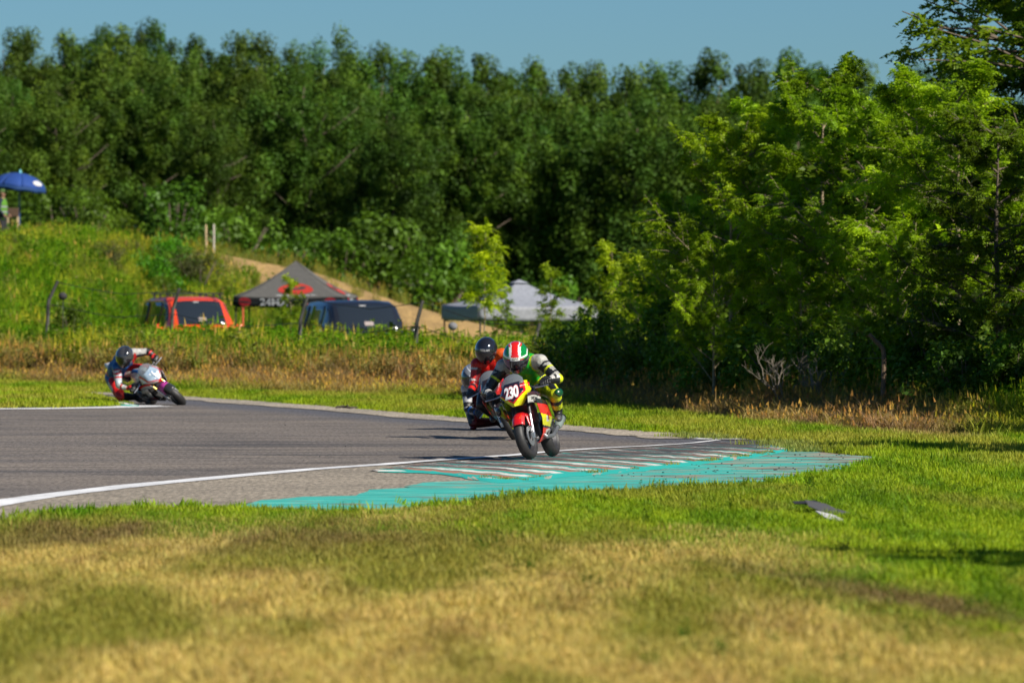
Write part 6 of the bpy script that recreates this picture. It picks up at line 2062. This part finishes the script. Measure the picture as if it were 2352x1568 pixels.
# dark number patch on the plate
def suitD(c, z, t, n, x):
    o = np.tile(SBLUE, (len(c), 1))
    y = (c - x['ch']) @ x['lat']
    tr = z == 'torso'
    o[tr & (n[:, 2] > .55)] = SBLUE; o[tr & (y > .06)] = SRED * .8; o[tr & (c[:, 0] < -.22)] = C(180, 24, 34)
    o[(z == 'shoulder_l')] = SRED; o[(z == 'shoulder_l') & (n[:, 2] > .3)] = SWHITE
    o[z == 'shoulder_r'] = SBLUE
    m = z == 'upperarm_l'; o[m] = SWHITE; o[m & (n[:, 2] < .0)] = SBLACK
    m = z == 'forearm_l'; o[m] = SWHITE; o[m & (n[:, 0] > .0)] = SBLACK; o[m & (t > .85)] = SRED
    m = z == 'upperarm_r'; o[m] = np.array((.55, .62, .68)); o[m & (t < .25)] = SRED
    m = z == 'forearm_r'; o[m] = SWHITE; o[m & (t > .82)] = SRED; o[m & (n[:, 1] > .3)] = SBLACK
    for q in 'lr':
        m = z == 'thigh_' + q; o[m] = SRED; o[m & (c[:, 0] < -.20)] = SBLUE; o[m & (n[:, 1] < -.5) & (c[:, 0] < -.08) & (c[:, 0] > -.2)] = SWHITE
        o[z == 'shin_' + q] = SBLACK
    o[z == 'hump'] = C(50, 110, 180); o[z == 'neck'] = SBLACK
    return o
rD = rider('person', bD, 'racer in blue, white and red leathers with matt black helmet leaning into the bend', JD, suitD, lambda az, el, p: (.045, .045, .048) if (abs(p.y) > .03 or el < 20) else (.022, .022, .024), Euler((R(-14), R(18), -math.pi / 2 + R(4))), ((.016, .016, .017), [(.05, .05, .05), tuple(C(200, 40, 30))]), ((.02, .02, .02), (.1, .1, .1)),
      slider={'r': (tuple(SRED), (.1, -.8, -.4))}, hvis=(.010, .010, .012))
# oval badge on the right upper arm
mb = MB(); V_ = {k: Vector(v) for k, v in JD.items()}
sh_, el_ = V_['shr'], V_['elr']; cm_ = sh_.lerp(el_, .30); ad = (el_ - sh_).normalized(); nd = (Vector((.5, -.55, -.2)) - ad * Vector((.5, -.55, -.2)).dot(ad)).normalized(); bd = ad.cross(nd)
def arm(x, y, h=.0): return cm_ + bd * (math.sin(x / .075) * (.075 + h)) + nd * (math.cos(x / .075) * (.075 + h)) + ad * y
mb.add([arm(0, 0, .004)] + [arm(.075 * math.cos(i * .3142), .040 * math.sin(i * .3142), .004) for i in range(20)], [(0, 1 + i, 1 + (i + 1) % 20) for i in range(20)], tuple(C(170, 20, 35)))
mb.build('badge', PRINT, rD)
lettering('badge_text', 'BMC', .05, (.75, .75, .75), rD, lambda x, y, z: arm(-x, -y, .009 + z), bold=.001)
# lettering over the knee of the third racer
V_ = {k: Vector(v) for k, v in JD.items()}
hp_ = V_['pelvis'] + Vector((0, -.085, 0)); kn_ = V_['knr']; ad = (kn_ - hp_).normalized(); tmp = Vector((.75, -.2, -.5)); nd = (tmp - ad * tmp.dot(ad)).normalized(); bd = ad.cross(nd); cm_ = hp_.lerp(kn_, .72)
lettering('lettering', 'SPARK', .06, (.7, .7, .7), rC, lambda x, y, z: cm_ + ad * (-x) + bd * (math.sin(y / .088) * .094) + nd * (math.cos(y / .088) * .094 + z), bold=.001, shear=.2)

# ------------------------------------------------------------------ marshals on the mound
def marshal(u, d, vtop, label, vest, shirt, legs, cap, face=(1, -1)):
    x_ = X(u, d); zt = P(u, vtop, d).z; s = 1.0
    g = hz(x_, d) + .0
    Hh = zt - g
    e = empty('person', (x_, d, g), (0, 0, math.atan2(face[1], face[0]))); put(e, label, 'person')
    k = Hh / 1.76
    j = lambda x, y, z: Vector((x * k, y * k, z * k))
    caps = [(j(0, .06, .98), .125 * k, j(0, .07, 1.28), .13 * k, 'torso'), (j(0, -.06, .98), .125 * k, j(0, -.07, 1.28), .13 * k, 'torso'), (j(0, .0, 1.38), .08 * k, j(.0, .0, 1.50), .055 * k, 'neck'),
            (j(0, 0, 1.36), .10 * k, j(0, .17, 1.41), .065 * k, 'shoulder'), (j(0, 0, 1.36), .10 * k, j(0, -.17, 1.41), .065 * k, 'shoulder'),
            (j(.01, 0, 1.56), .075 * k, j(.0, 0, 1.66), .092 * k, 'face'), (j(.085, 0, 1.60), .018 * k, j(.105, 0, 1.585), .014 * k, 'face'),
            (j(0, .092, 1.61), .014 * k, j(-.01, .095, 1.64), .016 * k, 'face'), (j(0, -.092, 1.61), .014 * k, j(-.01, -.095, 1.64), .016 * k, 'face')]
    for s_ in (1, -1):
        caps += [(j(0, .19 * s_, 1.40), .062 * k, j(-.02, .26 * s_, 1.12), .048 * k, 'arm'), (j(-.02, .26 * s_, 1.12), .046 * k, j(.12, .20 * s_, .95), .034 * k, 'forearm'),
                 (j(.12, .20 * s_, .95), .034 * k, j(.18, .18 * s_, .90), .030 * k, 'hand'),
                 (j(0, .09 * s_, .94), .105 * k, j(.02, .11 * s_, .52), .068 * k, 'leg'), (j(.02, .11 * s_, .52), .066 * k, j(-.01, .12 * s_, .10), .045 * k, 'leg'), (j(-.01, .12 * s_, .07), .045 * k, j(.14, .14 * s_, .04), .035 * k, 'shoe')]
        for f_ in range(4): caps.append((j(.18, .18 * s_ + (f_ - 1.5) * .018, .90), .011 * k, j(.235 - .01 * abs(f_ - 1), .18 * s_ + (f_ - 1.5) * .020, .865), .008 * k, 'hand'))
        caps.append((j(.15, .16 * s_, .92), .012 * k, j(.20, .135 * s_, .90), .009 * k, 'hand'))
    skin = np.array((.38, .20, .13))
    def cf(c, z, t, n):
        o = np.tile(np.array(vest if vest else shirt), (len(c), 1))
        if vest:
            zz = c[:, 2] / k; o[((zz > 1.02) & (zz < 1.07)) | ((zz > 1.17) & (zz < 1.22))] = np.array((.35, .36, .38))
        o[(z == 'arm') | (z == 'forearm')] = np.array(shirt); o[(z == 'shoulder') & (t > .75)] = np.array(shirt)
        o[z == 'leg'] = np.array(legs); o[z == 'shoe'] = np.array((.03, .03, .03)); o[(z == 'face') | (z == 'hand') | (z == 'neck')] = skin
        return o
    grow('body', caps, .014, cf, FABRIC, e, smooth=2)
    mb = MB(); mb.ball(tuple(j(-.005, 0, 1.665)), (.105 * k, .10 * k, .088 * k), 16, 10, col=cap); mb.prism([(.05, -.07), (.17, -.05), (.19, 0), (.17, .05), (.05, .07)], 1.665 * k, 1.68 * k, None, cap)
    mb.build('cap', FABRIC, e, smooth=True)
    mb = MB()
    for s_ in (1, -1): mb.ball(tuple(j(.083, .035 * s_, 1.625)), .012 * k, 8, 6, col=(.02, .02, .02))
    mb.box(tuple(j(.090, 0, 1.545)), (.01, .045, .008), col=(.25, .08, .07))
    mb.build('face_features', FABRIC, e)
marshal(6, 153.5, 433, 'marshal in a fluorescent green vest and green cap at the left edge of the picture', (.11, .30, .02), (.02, .025, .06), (.03, .03, .035), (.09, .17, .04), (.95, -.3))
# low wooden stand next to the pole
xs, ds = X(30, 154.2), 154.2
g_ = hz(xs, ds); zt_ = P(30, 478, ds).z - g_
e = empty('wooden_stand', (xs, ds, g_)); put(e, 'low wooden stand with pale legs beside the parasol pole', 'stand')
mb = MB(); mb.box((0, 0, zt_ - .12), (.30, .26, .24), col=(.12, .07, .04)); mb.build('box', FABRIC, e, bevel=.01)
for sx in (-.13, .13):
    for sy in (-.10, .10):
        mb = MB(); mb.tube([(sx * 1.15, sy, -.05), (sx, sy, zt_ - .24)], .028, 6); mb.build('leg', WOODM, e)
